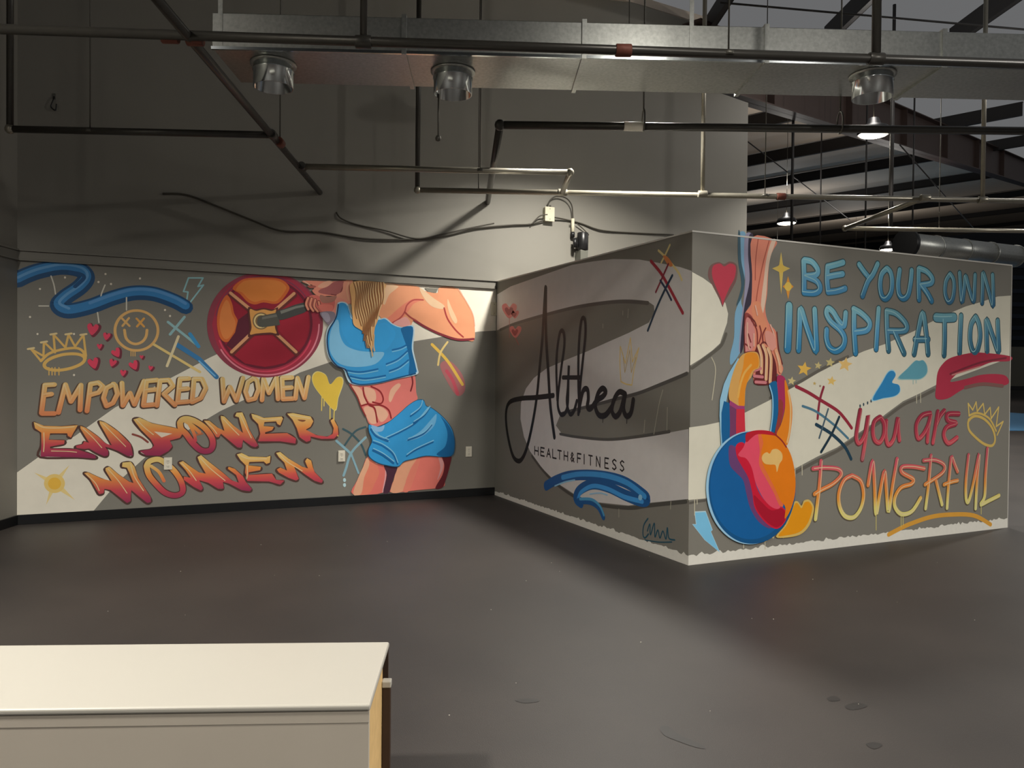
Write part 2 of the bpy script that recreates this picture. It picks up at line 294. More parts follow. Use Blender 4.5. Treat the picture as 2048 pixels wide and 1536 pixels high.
# ------------------------------------------------------------------ murals (wall, parts, flat paint shapes in wall millimetres)
MURALS = [
 ('mural of a woman shouldering a barbell with empowerment lettering on the grey back wall', 'A', [
  ('painted_band', 'broad off-white diagonal band', None, [
('fill',1,(231,225,210),0,[-4642,467,-4428,638,-4192,781,-3867,1038,-3443,1287,-3044,1518,-2578,1761,-1986,2068,-1437,2353,-1135,2352,-679,2351,9,2350,8,1880,-196,1862,-556,1806,-989,1728,-1458,1610,-1875,1492,-2184,1380,-2575,1176,-2945,995,-3310,768,-3614,562,-3824,359,-3919,243,-4042,83,-4642,83])]),
  ('painted_ribbon', 'blue curling ribbon', None, [
('brush',3,(23,76,122),138,[-4644,2177,-4564,2227,-4461,2273,-4301,2315,-4155,2298,-4103,2233,-4155,2143,-4273,2041,-4324,1966,-4250,1920,-4074,1968,-3886,2056,-3715,2111,-3541,2111,-3363,2053,-3266,2000]),
('brush',4,(52,131,194),78,[-4644,2191,-4564,2240,-4461,2287,-4301,2329,-4155,2312,-4103,2246,-4155,2156,-4273,2055,-4324,1980,-4250,1933,-4074,1982,-3886,2070,-3715,2125,-3541,2125,-3363,2068,-3266,2015]),
('brush',5,(102,163,216),23,[-4636,2200,-4556,2249,-4453,2296,-4294,2339,-4147,2321,-4095,2256,-4147,2166,-4266,2064,-4317,1989,-4242,1943]),
('brush',6,(89,151,210),28,[-4074,2001,-3886,2088,-3716,2144,-3541,2144,-3363,2087,-3266,2034]),
('brush',7,(23,81,133),32,[-4194,2145,-4123,2227,-4155,2261,-4234,2270])]),
  ('painted_lightning_bolt', 'thin teal outlined lightning bolt', None, [
('line',3,(155,206,213),14,[-3240,2281,-3110,2289,-3155,2204,-3105,2221,-3266,1986,-3244,2146,-3284,2148,-3240,2281])]),
  ('painted_smiley', 'yellow outlined smiley with crosses for eyes', None, [
('loop',3,(234,185,115),24,[-3506,1766,-3512,1717,-3530,1671,-3559,1631,-3597,1600,-3641,1580,-3689,1573,-3736,1578,-3779,1596,-3816,1625,-3845,1662,-3863,1707,-3869,1755,-3863,1803,-3845,1849,-3817,1888,-3780,1919,-3737,1940,-3690,1948,-3643,1944,-3598,1927,-3560,1899,-3531,1860,-3512,1815]),
('line',3,(234,185,115),19,[-3815,1873,-3748,1801]),
('line',3,(234,185,115),19,[-3753,1875,-3807,1799]),
('line',3,(234,172,88),19,[-3689,1873,-3626,1800]),
('line',3,(234,172,88),19,[-3626,1876,-3685,1798]),
('brush',3,(234,185,115),24,[-3790,1762,-3777,1688,-3739,1646,-3689,1634,-3638,1659,-3608,1707,-3600,1768]),
('brush',3,(234,185,111),8,[-3735,1567,-3735,1520]),
('brush',3,(234,185,111),8,[-3718,1567,-3718,1520]),
('brush',3,(234,185,111),8,[-3701,1568,-3701,1521])]),
  ('painted_crown', 'gold crown outline', None, [
('loop',3,(234,190,106),27,[-4116,1491,-4120,1468,-4140,1444,-4174,1422,-4217,1403,-4266,1389,-4316,1381,-4361,1381,-4398,1389,-4423,1402,-4434,1421,-4430,1443,-4410,1467,-4378,1489,-4335,1508,-4287,1523,-4237,1530,-4191,1531,-4153,1524,-4127,1510]),
('brush',3,(234,190,106),23,[-4460,1462,-4402,1526,-4312,1564,-4193,1585,-4133,1559,-4109,1495]),
('line',4,(234,191,109),18,[-4460,1462,-4537,1568,-4441,1507,-4437,1633,-4351,1540,-4363,1703,-4269,1587,-4245,1706,-4193,1598,-4126,1705,-4105,1513]),
('line',5,(234,210,156),18,[-4560,1567,-4514,1577]),
('line',5,(234,210,156),18,[-4460,1628,-4414,1638]),
('line',5,(234,210,156),18,[-4386,1702,-4340,1712]),
('line',5,(234,210,156),18,[-4269,1706,-4221,1716]),
('line',5,(234,210,156),18,[-4150,1705,-4102,1715]),
('brush',3,(234,191,109),9,[-4398,1404,-4398,1337]),
('brush',3,(234,191,109),9,[-4374,1404,-4374,1337]),
('brush',3,(234,191,109),9,[-4351,1405,-4351,1337]),
('brush',3,(234,191,109),9,[-4320,1405,-4320,1337])]),
  ('painted_heart', None, None, [
('blob',2,(116,48,63),0,[-4037,1781,-4008,1810,-3981,1791,-3994,1743,-4049,1685,-4088,1755,-4089,1805,-4058,1816]),
('blob',3,(231,71,101),0,[-4050,1784,-4027,1808,-4004,1792,-4014,1753,-4060,1706,-4092,1763,-4092,1803,-4067,1813])]),
  ('painted_heart', None, None, [
('blob',2,(116,48,63),0,[-3923,1709,-3904,1727,-3887,1713,-3896,1683,-3933,1647,-3957,1693,-3957,1725,-3936,1732]),
('blob',3,(231,71,101),0,[-3936,1714,-3921,1729,-3906,1718,-3914,1693,-3944,1663,-3964,1701,-3964,1727,-3947,1733])]),
  ('painted_heart', None, None, [
('blob',2,(116,48,63),0,[-3984,1609,-3972,1624,-3958,1617,-3961,1595,-3984,1564,-4006,1594,-4009,1616,-3995,1624]),
('blob',3,(231,71,101),0,[-3996,1615,-3986,1628,-3975,1622,-3978,1603,-3996,1578,-4014,1603,-4017,1621,-4006,1627])]),
  ('painted_heart', None, None, [
('blob',2,(116,48,63),0,[-3855,1559,-3849,1592,-3823,1595,-3810,1559,-3821,1493,-3877,1515,-3899,1545,-3884,1569]),
('blob',3,(231,71,101),0,[-3865,1564,-3861,1591,-3839,1594,-3829,1564,-3837,1510,-3883,1528,-3901,1552,-3889,1572])]),
  ('painted_heart', None, None, [
('blob',2,(116,48,63),0,[-4039,1465,-4024,1501,-3994,1496,-3989,1450,-4018,1379,-4075,1423,-4091,1464,-4068,1487]),
('blob',3,(231,71,101),0,[-4050,1469,-4037,1498,-4013,1494,-4009,1457,-4033,1398,-4079,1434,-4093,1468,-4074,1487])]),
  ('painted_heart', None, None, [
('blob',2,(116,48,63),0,[-3870,1463,-3848,1477,-3833,1460,-3847,1431,-3889,1404,-3906,1455,-3900,1486,-3879,1489]),
('blob',3,(231,71,101),0,[-3884,1468,-3866,1480,-3853,1466,-3865,1443,-3899,1420,-3913,1462,-3909,1488,-3891,1490])]),
  ('painted_heart', None, None, [
('blob',2,(116,48,63),0,[-3633,1514,-3625,1524,-3615,1520,-3617,1503,-3633,1482,-3649,1503,-3652,1519,-3642,1524]),
('blob',3,(231,71,101),0,[-3646,1521,-3639,1530,-3631,1526,-3633,1513,-3646,1495,-3659,1512,-3661,1525,-3653,1530])]),
  ('painted_heart', None, None, [
('blob',2,(116,48,63),0,[-3707,1445,-3698,1479,-3671,1479,-3661,1441,-3677,1375,-3732,1403,-3752,1436,-3735,1459]),
('blob',3,(231,71,101),0,[-3717,1450,-3710,1478,-3689,1478,-3680,1447,-3693,1393,-3738,1416,-3755,1443,-3741,1461])]),
  ('painted_heart', None, None, [
('blob',2,(116,48,63),0,[-3554,1413,-3542,1424,-3531,1416,-3536,1397,-3560,1374,-3576,1404,-3575,1424,-3562,1428]),
('blob',3,(231,71,101),0,[-3567,1420,-3557,1429,-3548,1422,-3553,1407,-3572,1388,-3585,1412,-3585,1429,-3574,1432])]),
  ('painted_heart', None, None, [
('blob',2,(116,48,63),0,[-3788,1368,-3773,1385,-3757,1375,-3763,1348,-3792,1316,-3815,1353,-3817,1380,-3800,1387]),
('blob',3,(231,71,101),0,[-3800,1374,-3788,1388,-3775,1380,-3780,1358,-3804,1331,-3823,1362,-3824,1384,-3811,1390])]),
  ('painted_cross_marks', 'teal and blue crossing brush strokes', None, [
('line',3,(153,196,202),24,[-3419,1850,-3144,1623]),
('line',4,(153,196,202),24,[-3274,1904,-3401,1732]),
('line',5,(59,128,184),44,[-3344,1638,-3143,1502,-2983,1328]),
('line',6,(65,153,210),34,[-3225,1742,-3148,1623]),
('line',7,(120,188,234),15,[-3143,1482,-2997,1338]),
('line',8,(234,207,135),24,[-3540,1633,-3134,1376]),
('line',9,(234,219,177),24,[-3327,1715,-3426,1430])]),
  ('paint_spatter', 'pale paint specks and drips', None, [
('blob',2,(234,225,207),0,[-4460,2108,-4464,2099,-4473,2099,-4477,2107,-4473,2116,-4464,2116]),
('blob',2,(234,225,207),0,[-4265,2223,-4269,2214,-4278,2213,-4282,2222,-4278,2231,-4269,2231]),
('blob',2,(234,225,207),0,[-3939,2275,-3944,2266,-3953,2265,-3957,2274,-3953,2283,-3944,2283]),
('blob',2,(234,225,207),0,[-3652,2251,-3656,2242,-3666,2241,-3670,2250,-3666,2259,-3656,2260]),
('blob',2,(234,225,207),0,[-4069,2170,-4074,2161,-4083,2161,-4087,2169,-4083,2178,-4074,2179]),
('blob',2,(234,225,207),0,[-3996,2198,-4001,2189,-4010,2188,-4014,2197,-4010,2206,-4001,2206]),
('blob',2,(234,225,207),0,[-4536,1854,-4540,1845,-4549,1845,-4553,1853,-4549,1862,-4540,1862]),
('blob',2,(234,225,207),0,[-4479,1704,-4483,1695,-4491,1695,-4495,1703,-4491,1712,-4483,1712]),
('blob',2,(234,225,207),0,[-4192,1338,-4197,1329,-4205,1329,-4210,1338,-4205,1347,-4197,1347]),
('blob',2,(234,225,207),0,[-4125,1998,-4130,1989,-4139,1989,-4143,1997,-4139,2006,-4130,2007]),
('blob',2,(234,225,207),0,[-3392,1909,-3397,1899,-3407,1899,-3411,1908,-3407,1917,-3397,1918]),
('blob',2,(234,225,207),0,[-3436,1964,-3441,1955,-3450,1954,-3455,1963,-3450,1972,-3441,1973]),
('blob',2,(234,225,207),0,[-4193,1712,-4197,1704,-4206,1703,-4210,1712,-4206,1721,-4197,1721]),
('blob',2,(234,225,207),0,[-3894,2185,-3898,2176,-3908,2176,-3912,2184,-3908,2193,-3899,2194]),
('blob',2,(234,225,207),0,[-4062,2295,-4066,2286,-4075,2285,-4079,2294,-4075,2303,-4066,2303]),
('brush',3,(218,215,202),11,[-4383,2229,-4360,2149,-4348,2069]),
('brush',3,(218,215,202),11,[-3952,2173,-3977,2102,-3985,2069]),
('brush',3,(218,215,202),11,[-3774,2099,-3774,1949]),
('brush',3,(218,215,202),11,[-4013,1916,-4001,1824]),
('brush',3,(218,215,202),11,[-4476,1955,-4402,1958])]),
  ('painted_lettering', 'gold brush-lettered word EMPOWERED', None, [
('line',3,(91,67,54),54,[-4434,1240,-4461,988]),
('line',3,(91,67,54),54,[-4434,1240,-4361,1244]),
('line',3,(91,67,54),54,[-4434,1149,-4384,1158]),
('line',3,(91,67,54),54,[-4457,983,-4360,982]),
('line',3,(91,67,54),55,[-4329,990,-4274,1244,-4230,1090,-4151,1240,-4158,1011]),
('line',3,(91,67,54),55,[-4102,1001,-4074,1249]),
('line',3,(91,67,54),55,[-4074,1249,-4010,1263,-3973,1227,-4009,1171,-4082,1148]),
('line',3,(91,67,54),56,[-3816,1259,-3807,1049,-3749,1166,-3710,1058,-3631,1279]),
('line',3,(91,67,54),57,[-3609,1279,-3634,1052]),
('line',3,(91,67,54),57,[-3609,1279,-3519,1289]),
('line',3,(91,67,54),57,[-3618,1189,-3532,1199]),
('line',3,(91,67,54),57,[-3634,1048,-3544,1056]),
('line',3,(91,67,54),57,[-3493,1284,-3518,1047]),
('line',3,(91,67,54),57,[-3493,1284,-3415,1289,-3380,1232,-3458,1156,-3362,1050]),
('line',3,(91,67,54),58,[-3318,1300,-3340,1074]),
('line',3,(91,67,54),58,[-3318,1300,-3239,1305]),
('line',3,(91,67,54),58,[-3327,1199,-3247,1208]),
('line',3,(91,67,54),58,[-3340,1074,-3242,1083]),
('line',3,(91,67,54),58,[-3194,1300,-3211,1078]),
('line',3,(91,67,54),58,[-3194,1300,-3122,1301,-3086,1213,-3130,1116,-3207,1078]),
('line',3,(91,67,54),56,[-3882,1250,-3944,1213,-3968,1120,-3944,1046,-3890,1073,-3853,1157,-3870,1236,-3891,1250]),
('fade line',5,[(1269,234,198,128),(1111,234,166,108),(984,221,135,90)],40,[-4429,1246,-4455,994]),
('fade line',5,[(1269,234,198,128),(1111,234,166,108),(984,221,135,90)],41,[-4429,1246,-4355,1251]),
('fade line',5,[(1269,234,198,128),(1111,234,166,108),(984,221,135,90)],41,[-4428,1156,-4378,1165]),
('fade line',5,[(1269,234,198,128),(1111,234,166,108),(984,221,135,90)],41,[-4451,990,-4354,989]),
('fade line',5,[(1269,234,198,128),(1111,234,166,108),(984,221,135,90)],41,[-4323,997,-4268,1251,-4224,1096,-4145,1247,-4152,1018]),
('fade line',5,[(1269,234,198,128),(1111,234,166,108),(984,221,135,90)],41,[-4096,1008,-4068,1256]),
('fade line',5,[(1269,234,198,128),(1111,234,166,108),(984,221,135,90)],42,[-4068,1256,-4003,1270,-3967,1234,-4003,1178,-4076,1155]),
('fade line',5,[(1269,234,198,128),(1111,234,166,108),(984,221,135,90)],42,[-3810,1267,-3801,1056,-3742,1173,-3704,1065,-3624,1286]),
('fade line',5,[(1269,234,198,128),(1111,234,166,108),(984,221,135,90)],43,[-3603,1286,-3628,1059]),
('fade line',5,[(1269,234,198,128),(1111,234,166,108),(984,221,135,90)],43,[-3603,1286,-3513,1296]),
('fade line',5,[(1269,234,198,128),(1111,234,166,108),(984,221,135,90)],43,[-3611,1196,-3525,1206]),
('fade line',5,[(1269,234,198,128),(1111,234,166,108),(984,221,135,90)],43,[-3628,1055,-3538,1063]),
('fade line',5,[(1269,234,198,128),(1111,234,166,108),(984,221,135,90)],43,[-3487,1291,-3512,1054]),
('fade line',5,[(1269,234,198,128),(1111,234,166,108),(984,221,135,90)],43,[-3487,1291,-3408,1297,-3373,1239,-3452,1163,-3355,1057]),
('fade line',5,[(1269,234,198,128),(1111,234,166,108),(984,221,135,90)],43,[-3312,1307,-3333,1081]),
('fade line',5,[(1269,234,198,128),(1111,234,166,108),(984,221,135,90)],43,[-3312,1307,-3232,1312]),
('fade line',5,[(1269,234,198,128),(1111,234,166,108),(984,221,135,90)],43,[-3320,1206,-3241,1215]),
('fade line',5,[(1269,234,198,128),(1111,234,166,108),(984,221,135,90)],43,[-3333,1081,-3236,1090]),
('fade line',5,[(1269,234,198,128),(1111,234,166,108),(984,221,135,90)],44,[-3187,1307,-3204,1085]),
('fade line',5,[(1269,234,198,128),(1111,234,166,108),(984,221,135,90)],44,[-3187,1307,-3115,1308,-3079,1220,-3124,1123,-3200,1085]),
('fade line',5,[(1269,234,198,128),(1111,234,166,108),(984,221,135,90)],42,[-3876,1257,-3938,1220,-3962,1127,-3937,1053,-3884,1080,-3847,1164,-3864,1243,-3884,1257]),
('fade line',7,[(1269,234,213,165),(1111,234,184,131),(984,221,135,90)],9,[-4438,1253,-4464,1001]),
('fade line',7,[(1269,234,213,165),(1111,234,184,131),(984,221,135,90)],9,[-4438,1253,-4364,1257]),
('fade line',7,[(1269,234,213,165),(1111,234,184,131),(984,221,135,90)],9,[-4438,1163,-4387,1172]),
('fade line',7,[(1269,234,213,165),(1111,234,184,131),(984,221,135,90)],9,[-4461,996,-4363,995]),
('fade line',7,[(1269,234,213,165),(1111,234,184,131),(984,221,135,90)],9,[-4332,1004,-4277,1258,-4234,1103,-4154,1254,-4162,1025]),
('fade line',7,[(1269,234,213,165),(1111,234,184,131),(984,221,135,90)],9,[-4106,1015,-4078,1263]),
('fade line',7,[(1269,234,213,165),(1111,234,184,131),(984,221,135,90)],9,[-4078,1263,-4013,1277,-3976,1240,-4013,1185,-4086,1162]),
('fade line',7,[(1269,234,213,165),(1111,234,184,131),(984,221,135,90)],9,[-3819,1273,-3811,1063,-3752,1180,-3714,1072,-3634,1293]),
('fade line',7,[(1269,234,213,165),(1111,234,184,131),(984,221,135,90)],9,[-3613,1293,-3638,1066]),
('fade line',7,[(1269,234,213,165),(1111,234,184,131),(984,221,135,90)],9,[-3613,1293,-3523,1303]),
('fade line',7,[(1269,234,213,165),(1111,234,184,131),(984,221,135,90)],9,[-3621,1203,-3535,1213]),
('fade line',7,[(1269,234,213,165),(1111,234,184,131),(984,221,135,90)],9,[-3638,1061,-3548,1070]),
('fade line',7,[(1269,234,213,165),(1111,234,184,131),(984,221,135,90)],9,[-3497,1298,-3522,1061]),
('fade line',7,[(1269,234,213,165),(1111,234,184,131),(984,221,135,90)],9,[-3497,1298,-3419,1303,-3384,1246,-3462,1170,-3365,1064]),
('fade line',7,[(1269,234,213,165),(1111,234,184,131),(984,221,135,90)],10,[-3322,1314,-3343,1088]),
('fade line',7,[(1269,234,213,165),(1111,234,184,131),(984,221,135,90)],10,[-3322,1314,-3242,1319]),
('fade line',7,[(1269,234,213,165),(1111,234,184,131),(984,221,135,90)],10,[-3331,1213,-3251,1222]),
('fade line',7,[(1269,234,213,165),(1111,234,184,131),(984,221,135,90)],10,[-3343,1088,-3246,1097]),
('fade line',7,[(1269,234,213,165),(1111,234,184,131),(984,221,135,90)],10,[-3198,1314,-3215,1092]),
('fade line',7,[(1269,234,213,165),(1111,234,184,131),(984,221,135,90)],10,[-3198,1314,-3126,1315,-3089,1227,-3134,1130,-3210,1092]),
('fade line',7,[(1269,234,213,165),(1111,234,184,131),(984,221,135,90)],9,[-3886,1264,-3947,1226,-3972,1134,-3947,1059,-3894,1087,-3857,1171,-3873,1250,-3894,1264])]),
  ('painted_lettering', 'gold brush-lettered word WOMEN beside the yellow heart', None, [
('line',3,(85,65,53),59,[-2935,1302,-2920,1080,-2865,1223,-2804,1089,-2744,1313]),
('line',3,(85,65,53),60,[-2640,1313,-2697,1273,-2720,1178,-2691,1094,-2630,1108,-2597,1198,-2611,1288,-2645,1313]),
('line',3,(85,65,53),60,[-2562,1093,-2549,1309,-2495,1163,-2423,1319,-2407,1102]),
('line',3,(85,65,53),61,[-2369,1315,-2359,1102]),
('line',3,(85,65,53),61,[-2369,1315,-2271,1320]),
('line',3,(85,65,53),61,[-2354,1213,-2275,1219]),
('line',3,(85,65,53),61,[-2359,1102,-2260,1106]),
('line',3,(85,65,53),61,[-2235,1106,-2216,1316,-2145,1111,-2106,1327]),
('fade line',5,[(1269,234,198,128),(1111,228,161,105),(984,209,128,85)],44,[-2928,1309,-2913,1088,-2858,1230,-2797,1097,-2737,1320]),
('fade line',5,[(1269,234,198,128),(1111,228,161,105),(984,209,128,85)],45,[-2633,1321,-2690,1280,-2713,1186,-2684,1101,-2622,1116,-2589,1206,-2604,1296,-2638,1321]),
('fade line',5,[(1269,234,198,128),(1111,228,161,105),(984,209,128,85)],45,[-2555,1100,-2542,1316,-2488,1171,-2416,1327,-2400,1110]),
('fade line',5,[(1269,234,198,128),(1111,228,161,105),(984,209,128,85)],46,[-2362,1322,-2351,1109]),
('fade line',5,[(1269,234,198,128),(1111,228,161,105),(984,209,128,85)],46,[-2362,1322,-2263,1328]),
('fade line',5,[(1269,234,198,128),(1111,228,161,105),(984,209,128,85)],46,[-2347,1221,-2268,1226]),
('fade line',5,[(1269,234,198,128),(1111,228,161,105),(984,209,128,85)],46,[-2351,1109,-2252,1114]),
('fade line',5,[(1269,234,198,128),(1111,228,161,105),(984,209,128,85)],46,[-2228,1114,-2209,1323,-2137,1119,-2098,1334]),
('fade line',7,[(1269,234,212,168),(1111,234,184,132),(984,209,128,85)],10,[-2939,1316,-2924,1095,-2869,1238,-2808,1104,-2748,1327]),
('fade line',7,[(1269,234,212,168),(1111,234,184,132),(984,209,128,85)],10,[-2644,1328,-2701,1288,-2724,1193,-2695,1108,-2634,1123,-2601,1213,-2615,1303,-2649,1328]),
('fade line',7,[(1269,234,212,168),(1111,234,184,132),(984,209,128,85)],10,[-2567,1108,-2553,1323,-2499,1178,-2427,1334,-2412,1117]),
('fade line',7,[(1269,234,212,168),(1111,234,184,132),(984,209,128,85)],10,[-2374,1330,-2363,1117]),
('fade line',7,[(1269,234,212,168),(1111,234,184,132),(984,209,128,85)],10,[-2374,1330,-2275,1335]),
('fade line',7,[(1269,234,212,168),(1111,234,184,132),(984,209,128,85)],10,[-2358,1228,-2280,1234]),
('fade line',7,[(1269,234,212,168),(1111,234,184,132),(984,209,128,85)],10,[-2363,1117,-2264,1121]),
('fade line',7,[(1269,234,212,168),(1111,234,184,132),(984,209,128,85)],10,[-2239,1121,-2220,1331,-2149,1126,-2110,1342])]),
  ('painted_lettering', 'slanted graffiti word EMPOWER fading from yellow to magenta', None, [
('loop',3,(85,58,53),20,[-4519,909,-4489,897,-4441,874,-4303,865,-4173,874,-4208,806,-4228,760,-4253,778,-4258,801,-4392,804,-4402,748,-4278,739,-4283,704,-4392,685,-4392,668,-4183,655,-4030,592,-4030,563,-4173,580,-4465,596,-4460,698,-4460,812,-4509,852]),
('fade fill',5,[(942,234,204,126),(822,234,150,76),(720,206,77,85),(599,149,46,85)],0,[-4515,915,-4486,903,-4437,879,-4299,871,-4169,880,-4204,811,-4224,766,-4249,783,-4254,807,-4388,810,-4398,753,-4274,744,-4279,710,-4388,690,-4388,673,-4179,660,-4026,597,-4026,568,-4169,585,-4461,602,-4456,704,-4456,817,-4505,858]),
('loop',3,(85,58,53),21,[-4153,868,-4113,850,-4010,766,-3948,700,-3896,681,-3948,788,-3995,882,-4000,911,-3949,893,-3844,809,-3739,688,-3719,581,-3760,574,-3844,626,-3907,655,-3953,669,-3925,629,-3927,588,-3958,581,-4030,621,-4082,658,-4122,653,-4183,664,-4188,684,-4133,700,-4122,725,-4082,710,-4123,786,-4153,845]),
('fade fill',5,[(942,234,204,126),(822,234,150,76),(720,206,77,85),(599,149,46,85)],0,[-4149,873,-4109,855,-4006,771,-3944,705,-3892,686,-3944,793,-3991,888,-3996,917,-3945,899,-3840,814,-3735,693,-3715,586,-3755,579,-3840,632,-3903,661,-3949,674,-3921,635,-3923,594,-3954,586,-4026,626,-4078,663,-4118,659,-4179,670,-4184,690,-4129,705,-4118,730,-4078,715,-4119,792,-4149,850]),
('loop',3,(85,58,53),21,[-3718,918,-3665,935,-3557,880,-3343,827,-3287,784,-3315,736,-3404,712,-3381,653,-3414,612,-3491,569,-3610,577,-3664,620,-3567,635,-3540,670,-3567,725,-3654,822]),
('fade fill',5,[(942,234,204,126),(822,234,150,76),(720,206,77,85),(599,149,46,85)],0,[-3714,924,-3661,941,-3553,885,-3339,833,-3283,789,-3311,741,-3399,717,-3377,659,-3410,617,-3487,574,-3606,582,-3660,626,-3563,640,-3536,675,-3563,730,-3650,828]),
('fill',6,(234,219,200),0,[-3536,807,-3377,783,-3471,748]),
('brush',5,(145,73,64),19,[-3719,785,-3649,756,-3590,707]),
('loop',3,(85,58,53),73,[-3311,887,-3283,919,-3228,919,-3154,884,-3076,818,-3021,726,-3018,645,-3053,607,-3122,615,-3196,687,-3258,779,-3301,827]),
('fade',5,[(942,234,204,126),(822,234,150,76),(720,206,77,85),(599,149,46,85)],53,[-3311,887,-3283,919,-3228,919,-3154,884,-3076,818,-3021,726,-3018,645,-3053,607,-3122,615,-3196,687,-3258,779,-3301,827,-3311,887]),
('fade',6,[(942,234,204,126),(822,234,150,76),(720,206,77,85),(599,149,46,85)],34,[-3271,906,-3203,858,-3135,790]),
('fade',6,[(942,234,204,126),(822,234,150,76),(720,206,77,85),(599,149,46,85)],29,[-3228,872,-3184,777,-3172,710]),
('brush',6,(180,111,78),19,[-3178,764,-3110,776]),
('loop',3,(85,58,53),22,[-3102,897,-3052,896,-2976,827,-2913,792,-2945,908,-2948,942,-2913,935,-2830,845,-2739,768,-2766,871,-2779,923,-2815,937,-2802,970,-2747,973,-2714,897,-2681,801,-2594,640,-2621,623,-2660,635,-2739,699,-2751,624,-2790,625,-2868,696,-2945,766,-2963,732,-2989,733,-3033,808]),
('fade fill',5,[(942,234,204,126),(822,234,150,76),(720,206,77,85),(599,149,46,85)],0,[-3098,903,-3048,902,-2972,833,-2908,798,-2941,914,-2943,948,-2909,940,-2825,851,-2734,773,-2761,877,-2774,929,-2810,943,-2797,976,-2742,979,-2709,903,-2676,806,-2590,646,-2616,628,-2655,641,-2734,705,-2747,630,-2786,631,-2863,702,-2940,772,-2959,738,-2984,739,-3029,814]),
('loop',3,(85,58,53),23,[-2662,958,-2609,944,-2543,915,-2369,926,-2355,905,-2382,836,-2409,850,-2423,878,-2536,874,-2542,832,-2442,823,-2462,789,-2529,769,-2529,756,-2314,757,-2225,699,-2231,647,-2381,675,-2595,681,-2575,757,-2596,854,-2648,910]),
('fade fill',5,[(942,234,204,126),(822,234,150,76),(720,206,77,85),(599,149,46,85)],0,[-2657,964,-2604,950,-2538,921,-2364,932,-2350,911,-2377,842,-2404,856,-2418,884,-2531,879,-2538,838,-2438,829,-2457,795,-2524,775,-2524,761,-2309,763,-2220,705,-2226,653,-2376,681,-2590,687,-2570,763,-2591,860,-2644,916]),
('loop',3,(85,58,53),23,[-2315,954,-2260,960,-2080,922,-2052,872,-2080,816,-2128,788,-2023,729,-1910,709,-1853,736,-1842,796,-1876,876,-1847,897,-1800,810,-1793,730,-1839,687,-1967,688,-2079,716,-2079,674,-2121,661,-2190,712,-2218,804,-2260,890]),
('fade fill',5,[(942,234,204,126),(822,234,150,76),(720,206,77,85),(599,149,46,85)],0,[-2310,960,-2255,966,-2075,928,-2047,878,-2075,822,-2123,794,-2018,735,-1905,715,-1848,742,-1837,802,-1871,882,-1842,903,-1794,816,-1788,736,-1834,693,-1962,694,-2074,722,-2074,680,-2116,667,-2185,718,-2213,810,-2255,896]),
('blob',6,(142,85,57),0,[-2207,898,-2124,891,-2158,874]),
('brush',8,(234,209,161),7,[-4500,903,-4437,864,-4309,857,-4199,866]),
('brush',8,(234,209,161),7,[-4437,817,-4435,714,-4439,646]),
('brush',8,(234,209,161),7,[-4378,650,-4249,642,-4179,632]),
('brush',8,(234,209,161),7,[-4129,850,-4047,761,-3975,666]),
('brush',8,(234,209,161),7,[-3970,893,-3882,792,-3777,671]),
('brush',8,(234,209,161),8,[-3687,924,-3617,845,-3542,777]),
('brush',8,(234,209,161),8,[-2922,920,-2851,837,-2773,754]),
('brush',8,(234,209,161),8,[-2761,952,-2715,848,-2656,723]),
('brush',8,(234,209,161),8,[-2631,943,-2525,903,-2377,909]),
('brush',8,(234,209,161),8,[-2276,945,-2173,925,-2082,907]),
('brush',8,(234,209,161),8,[-3077,889,-3016,827,-2978,772])]),
  ('painted_lettering', 'slanted graffiti word WOMEN below EMPOWER, fading from yellow to magenta', None, [
('loop',3,(85,58,53),21,[-4122,433,-4091,437,-3989,380,-3896,346,-3948,448,-3948,472,-3917,482,-3843,408,-3748,333,-3714,319,-3749,416,-3770,466,-3812,478,-3807,516,-3738,522,-3706,473,-3674,365,-3566,174,-3566,132,-3598,125,-3673,196,-3732,255,-3737,202,-3737,152,-3769,136,-3843,206,-3906,264,-3956,279,-3963,238,-3999,231,-4030,289,-4071,372]),
('fade fill',5,[(508,234,204,126),(394,234,150,72),(275,206,77,85),(142,149,46,85)],0,[-4118,438,-4087,443,-3985,385,-3891,352,-3944,454,-3944,477,-3913,488,-3839,414,-3744,338,-3710,325,-3744,421,-3766,472,-3808,483,-3803,522,-3734,527,-3702,479,-3670,370,-3562,179,-3561,137,-3594,131,-3669,201,-3728,260,-3733,207,-3733,157,-3765,141,-3839,211,-3902,270,-3952,284,-3959,244,-3995,236,-4026,294,-4067,378]),
('loop',3,(85,58,53),67,[-3600,481,-3571,527,-3493,539,-3415,483,-3348,408,-3295,309,-3286,217,-3352,187,-3440,221,-3518,306,-3579,395]),
('fade',5,[(508,234,204,126),(394,234,150,72),(275,206,77,85),(142,149,46,85)],50,[-3600,481,-3571,527,-3493,539,-3415,483,-3348,408,-3295,309,-3286,217,-3352,187,-3440,221,-3518,306,-3579,395,-3600,481]),
('fade',6,[(508,234,204,126),(394,234,150,72),(275,206,77,85),(142,149,46,85)],29,[-3562,479,-3493,419,-3449,331]),
('loop',3,(85,58,53),22,[-3323,496,-3286,511,-3218,452,-3144,395,-3082,379,-3138,489,-3157,543,-3126,562,-3044,485,-2930,385,-2840,299,-2776,276,-2802,352,-2879,417,-2873,437,-2815,414,-2737,335,-2711,279,-2652,207,-2671,183,-2749,199,-2866,271,-2923,290,-2917,224,-2968,225,-3056,287,-3141,319,-3106,239,-3125,216,-3193,257,-3279,328,-3279,361,-3218,345,-3267,428]),
